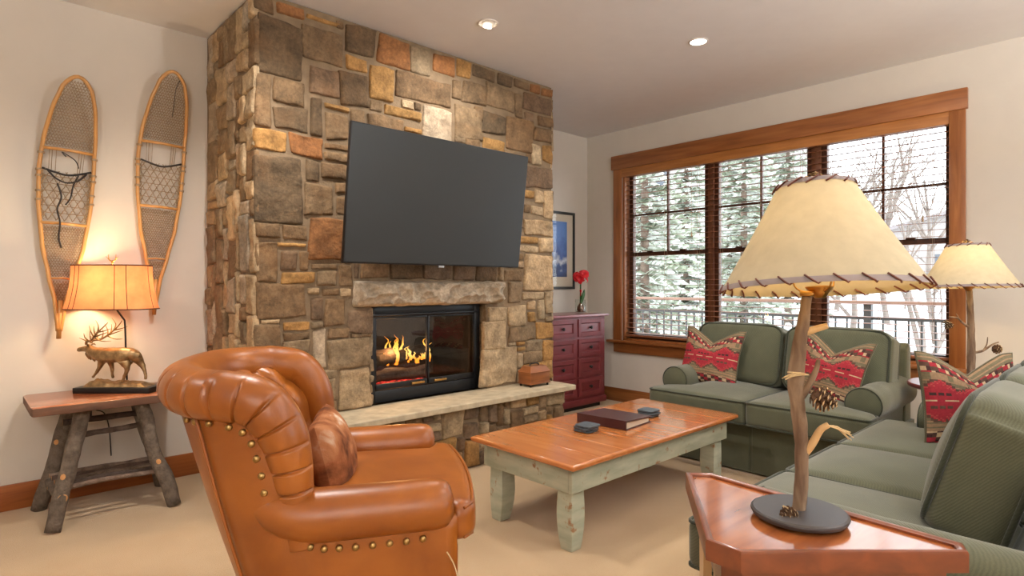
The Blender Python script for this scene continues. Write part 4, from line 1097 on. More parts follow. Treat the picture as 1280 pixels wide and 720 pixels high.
# ------------------------------------------------------------------ wedge end table in front
M_cherry = wood('cherry_wood', (152, 86, 46), (180, 110, 62), (3, 22, 22), .18, .6, .05, c3=(124, 66, 36))
M_cherryd = wood('cherry_edge', (104, 52, 28), (132, 70, 38), (3, 22, 22), .3, .3, .05)
M_board = wood('lit_board', (176, 140, 100), (200, 166, 122), (20, 20, 2), .4, .1)  # paler wood for the left-edge legs: light falling on them, in the colour
EZ = .62
ep = [(1.586, .94), (1.250, .715), (1.232, .655), (1.246, .565), (1.562, .262), (1.590, .268), (1.590, .90)]
ep = [(1.588, .942), (1.200, .662), (1.198, .580), (1.550, .254), (1.594, .272), (1.640, .885)]
et = thing('end_table', 'wedge shaped cherry end table with a raised rim, under the big lamp', 'side table', (1.42, .62, 0))
def inset(poly, d):
    n = len(poly); out_ = []; area = sum(poly[i][0]*poly[(i+1) % n][1]-poly[(i+1) % n][0]*poly[i][1] for i in range(n)); sg = 1 if area > 0 else -1
    for i in range(n):
        p0, p1, p2 = V((*poly[i-1], 0)), V((*poly[i], 0)), V((*poly[(i+1) % n], 0))
        d1, d2 = (p1-p0).normalized(), (p2-p1).normalized(); n1, n2 = V((-d1.y, d1.x, 0))*sg, V((-d2.y, d2.x, 0))*sg
        bis = (n1+n2); bis /= max(.2, bis.dot(n1)); q = p1+bis*d; out_.append((q.x, q.y))
    return out_
mb = MB(); mb.prism(inset(ep, .012), EZ-.034, EZ-.010, 0); mb.build('top', M_cherry, et, world=True, flat=True)
mb = MB(); n = len(ep); pi_ = inset(ep, .018)
# rim rail with a rounded bead
lv = [(ep, EZ-.046), (ep, EZ-.006), (inset(ep, .002), EZ-.0015), (inset(ep, .006), EZ), (inset(ep, .012), EZ-.001), (pi_, EZ-.0045), (pi_, EZ-.046)]
vs = []
for poly, z in lv: vs += [(p[0], p[1], z) for p in poly]
L = len(lv); mb.add(vs, [(a*n+i, a*n+(i+1) % n, ((a+1) % L)*n+(i+1) % n, ((a+1) % L)*n+i) for a in range(L) for i in range(n)])
mb.build('rim', M_cherryd, et, world=True, autosmooth=40)
mb = MB(); ap = inset(ep, .035); ap2 = inset(ep, .055); vs = []
for poly, z in ((ap, EZ-.135), (ap, EZ-.036), (ap2, EZ-.036), (ap2, EZ-.135)): vs += [(p[0], p[1], z) for p in poly]
mb.add(vs, [(a*n+i, a*n+(i+1) % n, ((a+1) % 4)*n+(i+1) % n, ((a+1) % 4)*n+i) for a in range(4) for i in range(n)])
mb.build('apron', M_cherryd, et, world=True, flat=True)
for (i, j, tt, lab) in ((0, 1, .15, None), (0, 1, .84, None), (2, 3, .10, None), (2, 3, .90, None), (4, 5, .5, None)):
    a, b_ = V((*(ap if i == 0 else ap2)[i], 0)), V((*(ap if i == 0 else ap2)[j], 0)); d = (b_-a).normalized(); nn = V((-d.y, d.x, 0)); c = a.lerp(b_, tt)
    if (V((1.45, .62, 0))-c).dot(nn) < 0: nn = -nn
    mb = MB(); vs = []
    for z, w in ((0, .022), (.2, .030), (.42, .048), (EZ-.037, .064)):
        vs += [tuple(c-d*w+V((0, 0, z))), tuple(c+d*w+V((0, 0, z))), tuple(c+d*w+nn*.022+V((0, 0, z))), tuple(c-d*w+nn*.022+V((0, 0, z)))]
    mb.add(vs, [(q*4+k, q*4+(k+1) % 4, (q+1)*4+(k+1) % 4, (q+1)*4+k) for q in range(3) for k in range(4)]+[(0, 1, 2, 3), (12, 13, 14, 15)])
    mb.build('leg', M_board if (i, j) == (0, 1) else M_cherryd, et, world=True, flat=True, label='tapered board leg, coloured paler for the light on it' if (i, j) == (0, 1) else None)
# ------------------------------------------------------------------ driftwood lamps
M_bark = wood('twig_bark', (108, 84, 64), (158, 134, 108), (34, 34, 7), .75, 0, .9, c3=(74, 54, 40))
M_bare = wood('bare_wood', (186, 146, 96), (214, 178, 126), (30, 30, 6), .6)
M_disc = plain('lamp_disc', (70, 66, 66), .45, .2, var=.06)
M_shade = shade_mat('parchment_shade', (192, 181, 154), .13)
M_band = plain('rim_band', (142, 128, 124), .8)
M_lace = plain('lacing', (104, 54, 38), .6)
M_cone = plain('pine_cone', (96, 68, 46), .8, var=.35, nscale=30)
M_conetip = plain('pine_cone_tip', (196, 168, 126), .8)
M_bristle = plain('straw', (206, 180, 134), .7)
M_bulbw = emit('lamp_bulb', (255, 200, 120), 6)
def pine_cone(name, mat, parent, pos, axis, L, r, lab=None):
    ax = V(axis).normalized(); q = V((0, 0, 1)).rotation_difference(ax).to_matrix().to_4x4()
    M = Matrix.Translation(pos) @ q; mb = MB(); mb.lathe([(0, 0), (r*.4, L*.12), (r*.45, L*.5), (r*.2, L*.9), (0, L)], 10, M)
    n = 46
    for i in range(n):
        a = i*2.39996; t = i/n; z = L*(.06+.88*t); rr = r*math.sin(PI*min(1, .22+.74*t))
        d = V((math.cos(a), math.sin(a), 0)); up = V((0, 0, 1)); s = V((-d.y, d.x, 0)); w = r*.30*(1-.4*t)
        b0 = d*rr*.3+up*z; tip = d*rr+up*(z+L*.07)
        vs = [b0-s*w*.5, b0+s*w*.5, tip+s*w, tip+up*L*.02+d*rr*.06, tip-s*w, b0-up*L*.05, tip-up*L*.035]
        mb.mi = 0; mb.add(vs, [(0, 1, 2, 3, 4), (0, 5, 1), (1, 5, 6, 2), (0, 4, 6, 5)], M); mb.mi = 1; mb.add([vs[2], vs[3], vs[4], vs[6]], [(0, 3, 1), (1, 3, 2)], M); mb.mi = 0
    return mb.build(name, [mat, M_conetip], parent, label=lab, flat=True)
def twig_lamp(label, M, trunk, rad, sh, tiltM, far):
    """local: x runs right across the picture, y away from the camera; origin at the foot of the stem"""
    t = thing('table_lamp', label, 'lamp', M=M)
    if not far:
        mb = MB(); mb.lathe([(0, -.016), (.096, -.016), (.106, -.012), (.110, -.004), (.109, .0), (.104, .003), (0, .004)], 48); mb.build('base_disc', M_disc, t, autosmooth=30, label='flat dark round base')
        for a in (40, 160, 280):
            mb = MB(); mb.lathe([(.008, -.0205), (.008, -.015)], 10, Matrix.Translation((.08*math.cos(R(a)), .08*math.sin(R(a)), 0))); mb.build('foot', M_dark, t)
    else:
        mb = MB(); mb.lathe([(0, -.016), (.105, -.016), (.12, -.004), (.114, .003), (0, .004)], 32); mb.build('base_disc', M_disc, t, autosmooth=30)
    P = smooth_path(trunk, 8); n = len(P); rr = []
    for i, p in enumerate(P):
        a = i/(n-1); k = a*(len(rad)-1); j = min(int(k), len(rad)-2); rr.append(lerp(rad[j], rad[j+1], k-j)*(1+.10*noise.noise(V((a*9, 3, 1 if far else 2)))))
    mb = MB(); mb.tube(P, rr, 14)
    for v in mb.bm.verts: v.co += noise.noise_vector(v.co*45)*.0018
    mb.build('stem', M_bark, t)
    S = Matrix.Translation(sh['c']) @ tiltM
    rt, rb, h = sh['rt'], sh['rb'], sh['h']
    mb = MB(); k = 20
    mb.lathe([(lerp(rb, rt, i/k)-.003*math.sin(PI*i/k), h*i/k) for i in range(k+1)][0:], 72, S)
    # open top and bottom: drop the caps
    for f in [f for f in mb.bm.faces if len(f.verts) > 8]: mb.bm.faces.remove(f)
    s = mb.build('lamp_shade', M_shade, t)
    mb = MB()
    for z0, z1, pad in ((0, .013, .0016), (h-.011, h, .0016)):
        r0, r1 = lerp(rb, rt, z0/h)+pad, lerp(rb, rt, z1/h)+pad
        mb.lathe([(r0, z0), (r1, z1), (r1-.0012, z1+.0006)], 72, S)
        for f in [f for f in mb.bm.faces if len(f.verts) > 8]: mb.bm.faces.remove(f)
    mb.build('rim_band', M_band, s, label='greyish bound edge')
    for r_, z0, dz, cnt in ((rb, 0, .017, 26), (rt, h, -.015, 14)):
        mb = MB()
        for i in range(cnt):
            a = 2*PI*i/cnt; da = .022/r_; q = []
            for f in (0, .5, 1, 1.2, 1.7, 2.2):
                if f <= 1: aa, z, ro = a+da*f, z0+dz*(1-f), .004
                else: aa, z, ro = a+da*f, z0+dz*(f-1.2)*.8, -.004
                if f == 1.2: ro = 0; z = z0-math.copysign(.003, dz)
                r2 = lerp(rb, rt, max(0, min(1, z/h)))+ro; q.append((r2*math.cos(aa), r2*math.sin(aa), z))
            mb.tube(q, .0022, 5, M=S)
        mb.build('lacing', M_lace, s, label='dark leather lacing round the rim')
    mb = MB(); mb.ball((0, 0, h*.36), .03, 14, 10, S, (1, 1, 1.25)); mb.build('bulb', M_bulbw, t)
    top = V(trunk[-1])
    mb = MB(); mb.tube([top, top+V((0, 0, .012))], .017, 12); mb.lathe([(.012, -.02), (.02, -.008), (.03, .004), (.033, .008), (.012, .01)], 16, S @ Matrix.Translation((0, 0, .0)))
    for a in range(3):
        a = a*2*PI/3+.5; mb.tube(smooth_path([(0, 0, .0), (.03*math.cos(a), .03*math.sin(a), -.004), (.055*math.cos(a), .055*math.sin(a), .012), (.06*math.cos(a), .06*math.sin(a), .06)], 4), .0022, 5, M=S)
    for a in range(3):
        a = a*2*PI/3; mb.tube([(0, 0, h-.012), (rt*math.cos(a), rt*math.sin(a), h-.006)], .0016, 5, M=S)
    mb.tube([(0, 0, .06), (0, 0, h+.004)], .0025, 6, M=S)
    mb.build('socket_and_frame', M_brass, t, label='brass socket and shade frame')
    pine_cone('finial', M_cone, t, S @ V((0, 0, h-.002)), S.to_3x3() @ V((0, 0, 1)), .034, .024, 'pine cone finial')
    ld = bpy.data.lights.new('lamp_light', 'POINT'); ld.energy = sh['w']; ld.color = (1, .71, .33); ld.shadow_soft_size = .035
    lo = bpy.data.objects.new('lamp_light', ld); COL.objects.link(lo); lo.matrix_basis = M @ S @ Matrix.Translation((0, 0, h*.5)); lo['kind'] = 'helper'
    return t
def lampM(x, y, z): return Matrix(((RT.x, FW.x, 0, x), (RT.y, FW.y, 0, y), (0, 0, 1, z), (0, 0, 0, 1)))
e0 = EZ+.0105
L1 = lampM(1.494, .577, e0)
px1 = .001963                      # metres per picture pixel at this lamp
def l1(px, py, d=0): return ((px-997)*px1, d, (632-py)*px1)
lamp1 = twig_lamp('big driftwood table lamp with a laced parchment shade, standing on the wedge table', L1,
    [l1(997, 634), l1(1000, 590), l1(1000, 550), l1(996, 510), l1(993, 470), l1(997, 430), l1(1002, 400), l1(1007, 366)], [.0165, .0155, .0155, .0165, .0195, .0165, .0135, .0115],
    dict(c=l1(1022.5, 358.5), rt=.084, rb=.2285, h=.262, w=4.2), Matrix.Rotation(R(-5.4), 4, 'X'), False)
def stub(t, name, pts, rads, mat, lab=None):
    mb = MB(); mb.tube(smooth_path(pts, 5), [lerp(rads[0], rads[1], i/((len(pts)-1)*5)) for i in range((len(pts)-1)*5+1)], 9); return mb.build(name, mat, t, label=lab)
stub(lamp1, 'branch_stub', [l1(1002, 412), l1(1014, 407, -.01), l1(1027, 402, -.02)], (.010, .007), M_bare, 'pale cut twig stub near the top')
stub(lamp1, 'branch_stub', [l1(998, 492), l1(1004, 478, -.014), l1(1012, 455, -.024), l1(1014, 443, -.026)], (.011, .004), M_bark)
stub(lamp1, 'branch_stub', [l1(1002, 563), l1(1010, 548, -.012), l1(1018, 530, -.02), l1(1027, 523, -.024)], (.011, .007), M_bare, 'pale twig stub low on the stem')
stub(lamp1, 'foot_twig', [l1(985, 634, -.02), l1(997, 636, -.03), l1(1006, 635, -.03)], (.007, .006), M_bare)
pine_cone('pine_cone', M_cone, lamp1, l1(1003, 486, -.03), (1, -.3, -.35), .062, .030)
pine_cone('pine_cone', M_cone, lamp1, l1(986, 633, -.03), (-1, -.3, .12), .045, .022, 'small pine cone on the base')
def bristles(t, c, dirv, n, L):
    mb = MB(); c = V(c)
    for i in range(n):
        d = V(dirv).normalized()+V((rnd.uniform(-.12, .12), rnd.uniform(-.2, .2), rnd.uniform(-.18, .1))); mb.tube(smooth_path([c, c+d*L*.5+V((0, 0, .002)), c+d*L-V((0, 0, L*.10*(i % 3)))], 3), .0011, 5)
    mb.build('straw_tuft', M_bristle, t, label='pale straw tuft')
bristles(lamp1, l1(1003, 462, -.024), (-1, -.2, .08), 9, .062); bristles(lamp1, l1(1025, 524, -.022), (1, 0, -.25), 9, .058)
bristles(lamp1, l1(984, 630, -.03), (-.7, 0, .5), 4, .03)
# round table and the far lamp
M_maroon = plain('dark_red_paint', (98, 36, 36), .35, coat=.2, var=.2, nscale=14)
RTC = (4.20, .70); RTZ = .61
rt_ = thing('round_table', 'small round dark red table in the corner between loveseat and sofa', 'side table', (*RTC, 0))
mb = MB(); mb.lathe([(0, RTZ-.028), (.27, RTZ-.028), (.283, RTZ-.02), (.285, RTZ-.008), (.279, RTZ), (0, RTZ)], 56); mb.build('top', M_maroon, rt_, autosmooth=40)
mb = MB(); mb.lathe([(.06, .05), (.04, .12), (.028, .2), (.034, .34), (.024, .46), (.05, RTZ-.05), (.14, RTZ-.03)], 20); mb.build('pedestal', M_maroon, rt_)
for k in range(3):
    a = k*2*PI/3+.4; c, s = math.cos(a), math.sin(a)
    mb = MB(); mb.tube(smooth_path([(.03*c, .03*s, .12), (.14*c, .14*s, .10), (.24*c, .24*s, .018)], 5), [.024]*6+[.022]*4+[.018], 8); mb.build('foot', M_maroon, rt_)
L2 = lampM(4.27, .69, RTZ+.0165)
px2 = (4.27*FW.x+.69*FW.y)/F
def l2(px, py, d=0): return ((px-1219)*px2, d, (470-py)*px2+0)
zb = (356-470)*px2+CAMH-(RTZ+.0165)
def l2(px, py, d=0): return ((px-1219)*px2, d, CAMH-(RTZ+.0165)+(356-py)*px2)
lamp2 = twig_lamp('driftwood lamp with a glowing laced parchment shade on the round corner table', L2,
    [(-.004, 0, 0), l2(1219, 450), l2(1219, 420), l2(1218, 390), l2(1216.5, 358)], [.020, .021, .019, .017, .014],
    dict(c=l2(1215.5, 359.5), rt=.098, rb=.24, h=.25, w=10), Matrix.Rotation(R(-2.2), 4, 'X'), True)
stub(lamp2, 'branch_stub', [l2(1216, 409), l2(1206, 404, -.02), l2(1196, 397, -.03), l2(1186, 396, -.03)], (.008, .003), M_bark)
stub(lamp2, 'branch_stub', [l2(1203, 403, -.02), l2(1200, 397, -.02), l2(1197, 392, -.02)], (.004, .002), M_bark)
stub(lamp2, 'branch_stub', [l2(1221, 441), l2(1230, 438, -.02), l2(1240, 430, -.03), l2(1248, 427, -.03)], (.008, .003), M_bark)
stub(lamp2, 'branch_stub', [l2(1231, 437, -.02), l2(1235, 430, -.02), l2(1236, 421, -.02)], (.005, .002), M_bark)
pine_cone('pine_cone', M_cone, lamp2, l2(1187, 401, -.03), (-.5, 0, -1), .05, .03); pine_cone('pine_cone', M_cone, lamp2, l2(1241, 435, -.03), (1, 0, -.15), .05, .028)

# ------------------------------------------------------------------ log end table with the elk lamp
M_logbark = vcol_mat('log_bark', 'tint', .95, 26, .5, 1.6, 1.0, .012, 60)
M_slabtop = wood('varnished_slab', (150, 86, 54), (186, 116, 76), (3, 20, 20), .22, .4, .05, c3=(118, 66, 42))
M_cut = plain('cut_end', (196, 142, 88), .8, var=.15, nscale=60)
TT = .60
tw = thing('log_table', 'rustic log side table with a varnished slab top against the wall', 'side table', (.57, 3.8, 0))
mb = MB(); tp = []
for i in range(15): tp.append((lerp(.243, .915, i/14), 3.545+.008*noise.noise(V((i*.8, 2, 0)))))
tp += [(.925, 3.6), (.925, 4.02), (.90, 4.035), (.25, 4.035), (.236, 4.0), (.238, 3.6)]
mb.prism(tp, TT-.042, TT, .006)
def is_edge(f): return abs(f.normal.z) < .4
mb.bm.normal_update()
for f in mb.bm.faces:
    if is_edge(f): f.material_index = 1
M_edge = wood('bark_edge', (84, 56, 40), (116, 80, 58), (6, 6, 30), .8, 0, .5)
mb.build('slab_top', [M_slabtop, M_edge], tw, world=True, autosmooth=40)
def twig(name, p, q, r0, r1, seed, tint=(104, 92, 80), bow=.008, cut=True):
    p, q = V(p), V(q); mb = MB(); lay = mb.bm.loops.layers.float_color.new('tint'); n = 16; pts = []; rad = []
    for i in range(n+1):
        a = i/n; w = noise.noise_vector(V((a*3.2, seed*1.7, 0)))*bow*math.sin(PI*a)*2; pts.append(p.lerp(q, a)+w); rad.append(lerp(r0, r1, a)*(1+.10*noise.noise(V((a*6, seed*2.1, 4)))))
    fs = mb.tube(pts, rad, 12)
    for v in mb.bm.verts: v.co += noise.noise_vector(v.co*38+V((seed, 0, 0)))*min(.004, r0*.1)
    for f in mb.bm.faces:
        for lp in f.loops: lp[lay] = (*lin(tint), 1)
        if len(f.verts) > 8: f.material_index = 1
    if cut:                                    # sawn-off knot scars
        rr = random.Random(seed)
        for _ in range(1):
            a = rr.uniform(.3, .85); c = p.lerp(q, a); d = (q-p).normalized(); u = V((-.3-rr.random()*.5, -1, 0)); u = (u-d*u.dot(d)).normalized(); r = lerp(r0, r1, a)
            w = d.cross(u); vs = [c+u*(r*1.03)+d*r*.42*math.cos(k*PI/4)+w*r*.34*math.sin(k*PI/4) for k in range(8)]; vs.append(c+u*r*1.14)
            mb.mi = 1; mb.add(vs, [(k, (k+1) % 8, 8) for k in range(8)]); mb.mi = 0
    return mb.build(name, [M_logbark, M_cut], tw, world=True)
fl_, fr_ = (.318, 3.545, 0), (.835, 3.545, 0); bl_, br_ = (.30, 3.97, 0), (.86, 3.95, 0)
def up_(p, x, y): return (x, y, TT-.04)
tl = {'fl': ((.318, 3.545, .002), (.452, 3.66, TT-.041)), 'fr': ((.835, 3.545, .002), (.700, 3.66, TT-.041)), 'bl': ((.298, 3.96, .002), (.43, 3.87, TT-.041)), 'br': ((.865, 3.96, .002), (.72, 3.87, TT-.041))}
for i, k in enumerate(('fl', 'fr', 'bl', 'br')): twig('leg', tl[k][0], tl[k][1], .034, .036, i+3)
def at(k, z): a, b_ = V(tl[k][0]), V(tl[k][1]); return a.lerp(b_, z/(TT-.043))
for s in ('l', 'r'):
    a, b_ = at('f'+s, .15), at('b'+s, .15); d = (b_-a).normalized(); twig('side_rail', a-d*.03, b_+d*.05, .022, .022, 11 if s == 'l' else 12)
for i in range(5):
    f = .10+.80*i/4; a, b_ = at('fl', .15).lerp(at('bl', .15), f), at('fr', .15).lerp(at('br', .15), f)
    twig('shelf_twig', a+V((-.0, 0, .032)), b_+V((.0, 0, .032)), .0125+.003*(i % 2), .0125, 20+i, ((118, 98, 84), (78, 64, 56), (104, 88, 74), (88, 70, 60), (124, 106, 92))[i], .006, False)
twig('stretcher', at('bl', .46)+V((-.02, -.03, 0)), at('br', .46)+V((.02, -.03, 0)), .017, .016, 31, (70, 58, 52), .004, False)
twig('stretcher', at('fl', .41)+V((-.02, .07, 0)), at('fr', .43)+V((.02, .07, 0)), .015, .014, 32, (86, 72, 62), .004, False)
# lamp: plinth, elk sculpture, bent rod, hide shade
EL = lampM(.642, 3.808, TT)
u0 = (.642*FW.x+3.808*FW.y)/F
pxl = u0; x_c = 640+F*(V((.642, 3.808, 0)).dot(RT))/(.642*FW.x+3.808*FW.y)
def le(px, py, d=0): return V(((px-x_c)*pxl, d, CAMH-TT+(356-py)*pxl))
def ec(cx, cy, d=0): return le(80+cx/6, 380+cy/6, d)
M_bronze = plain('bronze', (150, 122, 84), .38, .75, var=.35, nscale=40, bmp=.5, bscale=90, bdist=.004)
M_rod = plain('black_rod', (32, 30, 30), .4, .4)
M_hide = shade_mat('hide_shade', (208, 140, 96), .26, .16, 14)
M_seam = plain('shade_seam', (96, 56, 36), .8)
elk = thing('elk_lamp', 'bronze elk sculpture lamp with an orange hide shade on the log table', 'lamp', M=EL)
xl, xr = le(103, 480).x, le(190, 480).x+.03
mb = MB(); mb.box((xl, -.075, 0), (xr, .085, .03), .003); mb.build('plinth', M_rod, elk, autosmooth=40, label='black plinth')
def rock(u, v):
    x, y = lerp(ec(185, 0).x, ec(650, 0).x, u), lerp(-.052, .052, v); e = min(u, 1-u, v, 1-v)
    return (x, y+.006*noise.noise(V((x*40, y*20, 0))), .03+(.020+.016*sstep(.45, .0, u)+.012*noise.noise(V((x*28, y*40, 2))))*min(1, e*9))
mb = MB(); mb.grid(rock, 40, 16); mb.build('rocky_ground', M_bronze, elk)
J = [ec(480, 372), ec(400, 378), ec(310, 372), ec(245, 366), ec(205, 350), ec(182, 328), ec(140, 338), ec(100, 342), ec(545, 385)]
Rr = [(.046, .040), (.047, .042), (.052, .040), (.043, .032), (.034, .026), (.027, .022), (.020, .016), (.0115, .010), (.034, .032)]
E = [(0, 1), (1, 2), (2, 3), (3, 4), (4, 5), (5, 6), (6, 7), (0, 8)]
def limb(start, pts, rads):
    k = start
    for p, r in zip(pts, rads): J.append(p); Rr.append((r, r)); E.append((k, len(J)-1)); k = len(J)-1
limb(2, [ec(306, 425, -.024), ec(290, 475, -.026), ec(262, 520, -.026), ec(238, 548, -.026)], (.022, .011, .0075, .008))
limb(2, [ec(326, 425, .024), ec(338, 480, .024), ec(340, 530, .024), ec(344, 562, .024)], (.021, .011, .0075, .008))
limb(0, [ec(482, 425, -.024), ec(500, 485, -.026), ec(478, 535, -.026), ec(462, 580, -.026)], (.027, .0125, .008, .008))
limb(8, [ec(548, 430, .022), ec(578, 485, .024), ec(594, 540, .024), ec(592, 574, .024)], (.022, .0115, .0075, .008))
limb(8, [ec(562, 384), ec(570, 396)], (.012, .006))
body = skin('elk_body', J, E, Rr, M_bronze, elk, 2)
dm = body.modifiers.new('fur', 'DISPLACE'); tx = bpy.data.textures.new('fur', 'CLOUDS'); tx.noise_scale = .02; dm.texture = tx; dm.strength = .006
mb = MB()   # shaggy neck mane hanging under the throat
for i in range(16):
    f = i/15; c = ec(lerp(170, 280, f), lerp(372, 420, f), (rnd.random()-.5)*.03); mb.tube([c+V((.004, 0, .012)), c, c+V((.006, 0, -.022))], [.010, .011, .002], 7)
mb.build('mane', M_bronze, elk)
for d in (-1, 1):
    mb = MB(); y = .012*d
    mb.tube(smooth_path([ec(190, 312, y), ec(205, 300, y*1.6), ec(212, 312, y*2.2)], 4), [.004, .006, .008, .009, .009, .007, .005, .003, .001], 8, flat=.5); mb.build('ear', M_bronze, elk)
    mb = MB(); g = lambda cx, cy, k=1: ec(cx+(6 if d > 0 else 0), cy-(4 if d > 0 else 0), d*(.012+.045*k))
    mb.tube(smooth_path([g(182, 300, .05), g(190, 280, .2), g(240, 270, .6), g(290, 228, 1), g(330, 190, 1.1), g(368, 150, 1.0), g(380, 132, .9)], 5), [lerp(.0075, .0018, i/30) for i in range(31)], 8)
    for pts in ([(200, 275, .3), (180, 262, .5), (152, 250, .6)], [(215, 272, .45), (200, 245, .7), (192, 214, .7)], [(240, 268, .6), (242, 235, .8), (240, 196, .8)], [(275, 243, .9), (262, 200, 1.1), (244, 156, 1.0)], [(292, 226, 1.0), (290, 195, 1.2), (288, 160, 1.2)], [(312, 205, 1.1), (322, 160, 1.2), (296, 114, 1.1)], [(316, 204, 1.1), (360, 196, 1.2), (412, 178, 1.2)], [(286, 240, .9), (335, 222, 1.0), (384, 205, 1.0)], [(280, 250, .8), (330, 272, .8), (396, 272, .7)]):
        mb.tube(smooth_path([g(*p) for p in pts], 4), [lerp(.0048, .001, i/8) for i in range(9)], 6)
    mb.build('antler', M_bronze, elk)
mb = MB(); mb.tube([ec(445, 575, .03), ec(436, 320, .03), ec(432, 180, .03), ec(428, 125, .03), ec(385, 55, .02), ec(384, 20, .0)], .0048, 10); mb.build('bent_rod', M_rod, elk, label='bent black rod')
sc = V((ec(384, 0).x-.016, 0, 0)); zb, zt = le(0, 386).z, le(0, 332).z
def shp(u, v, n=3.2):
    a = 2*PI*u; c, s = math.cos(a), math.sin(a); k = (1-v)**2.0
    w = lerp(.194, .226, k); d = lerp(.105, .13, k)
    return (sc.x+w*math.copysign(abs(c)**(2/n), c), d*math.copysign(abs(s)**(2/n), s), lerp(zb, zt, v))
mb = MB(); mb.grid(shp, 96, 14); bmesh.ops.remove_doubles(mb.bm, verts=mb.bm.verts[:], dist=.0001); s = mb.build('lamp_shade', M_hide, elk, label='glowing orange hide shade')
mb = MB()
for v in (0, 1): mb.tube([shp(i/96, v) for i in range(96)], .0032, 6, closed=True)
for u in (.0, .155, .252, .345, .5, .655, .685, .79, .845): mb.tube([shp(u, i/14) for i in range(15)], .0018, 5)
mb.build('seam', M_seam, s, label='dark stitched seams')
mb = MB(); mb.tube([(sc.x, 0, zb+.03), (sc.x, 0, zt+.01)], .004, 8)
for k in range(3):
    a = k*2.1; p = shp(a/(2*PI), 1); mb.tube([(sc.x, 0, zt-.004), (p[0], p[1], p[2])], .0018, 5)
mb.tube([ec(384, 20, .0), (sc.x, 0, zb+.04)], .0045, 8)
mb.build('shade_frame', M_rod, elk)
mb = MB(); mb.lathe([(.004, 0), (.006, .01), (.004, .02)], 8, Matrix.Translation((sc.x, 0, zt+.008)))
for d in (-1, 1): mb.tube(smooth_path([(sc.x, 0, zt+.02), (sc.x+d*.018, 0, zt+.034), (sc.x+d*.020, 0, zt+.062)], 4), [.0035]*5+[.003, .002, .0015, .001], 6); mb.tube([(sc.x+d*.016, 0, zt+.032), (sc.x+d*.034, .0, zt+.05)], [.0025, .001], 6)
mb.build('finial', M_brass, elk, label='small antler finial')
mb = MB(); mb.ball((sc.x, 0, lerp(zb, zt, .45)), .028, 14, 10, None, (1, 1, 1.25)); mb.build('bulb', M_bulbw, elk)
ld = bpy.data.lights.new('elk_lamp_light', 'POINT'); ld.energy = 15; ld.color = (1, .74, .42); ld.shadow_soft_size = .06
lo = bpy.data.objects.new('elk_lamp_light', ld); COL.objects.link(lo); lo.matrix_basis = EL @ Matrix.Translation((sc.x, .02, lerp(zb, zt, .52))); lo['kind'] = 'helper'
# outlet with plug
M_plate = plain('outlet_plate', (226, 222, 214), .4)
ol = thing('wall_outlet', 'white wall outlet behind the log table with a dark plug in it', 'outlet', (.535, YW, .46))
mb = MB(); mb.box((.47, YW-.007, .40), (.60, YW, .52), .003); mb.build('cover_plate', M_plate, ol, world=True, autosmooth=40)
mb = MB(); mb.box((.485, YW-.05, .435), (.535, YW-.006, .505), .006); mb.tube(smooth_path([(.56, YW-.008, .47), (.58, YW-.03, .465), (.60, YW-.02, .44), (.62, YW-.012, .36), (.63, YW-.012, .2)], 5), .0032, 6); mb.build('plug', M_rod, ol, world=True, autosmooth=40, label='dark plug and cord')

# ------------------------------------------------------------------ recessed ceiling lights
M_ring = plain('light_ring', (206, 198, 190), .4)
M_lens = emit('light_lens', (255, 250, 240), 9)
M_lens2 = emit('eyeball_lens', (255, 240, 214), 9)
def downlight(x, y, lab, power, visible=True, r=.062, eyeball=False, group='recessed ceiling lights'):
    t = thing('recessed_light', lab, 'ceiling light', (x, y, CEIL), 0, group)
    mb = MB(); mb.lathe([(r, .004), (r, -.004), (r*.94, -.007), (r*.86, -.006), (r*.80, -.002), (r*.78, .02)], 40)
    for f in [f for f in mb.bm.faces if len(f.verts) > 8]: mb.bm.faces.remove(f)
    mb.build('trim_ring', M_ring, t)
    mb = MB()
    if eyeball:
        mb.ball((0, 0, .015), r*.78, 24, 14, None, (1, 1, .55)); mb.build('eyeball', M_ring, t)
        mb = MB(); mb.lathe([(0, -.026), (r*.40, -.0255), (r*.42, -.018)], 24, Matrix.Rotation(R(14), 4, 'X')); mb.build('lens', M_lens2, t, label='bright tilted lens')
    else: mb.lathe([(0, -.003), (r*.80, -.002), (r*.80, .004)], 32); mb.build('lens', M_lens, t, label='bright lens')
    ld = bpy.data.lights.new('downlight', 'SPOT'); ld.energy = power; ld.color = (1, .955, .9); ld.spot_size = R(150); ld.spot_blend = .7; ld.shadow_soft_size = .07
    lo = bpy.data.objects.new('downlight', ld); COL.objects.link(lo); lo.location = (x, y, CEIL-.05); lo['kind'] = 'helper'
    if eyeball: lo.rotation_euler = (R(20), 0, 0)
DL = 60
downlight(2.299, 2.677, 'recessed eyeball ceiling light nearest the stone chimney', DL*.8, eyeball=True)
downlight(3.46, 1.959, 'bright round recessed ceiling light toward the window', DL)
hidden = [(1.0, 2.5, 1.7), (2.2, .6, .6), (3.6, -.4, .8), (-1.0, 2.6, 1.0), (2.8, -2.0, .6)]  # unseen ceiling lights added to brighten the room
for i, (x, y, k) in enumerate(hidden): downlight(x, y, 'unseen recessed ceiling light added for fill', DL*k, group='unseen recessed lights added for fill')
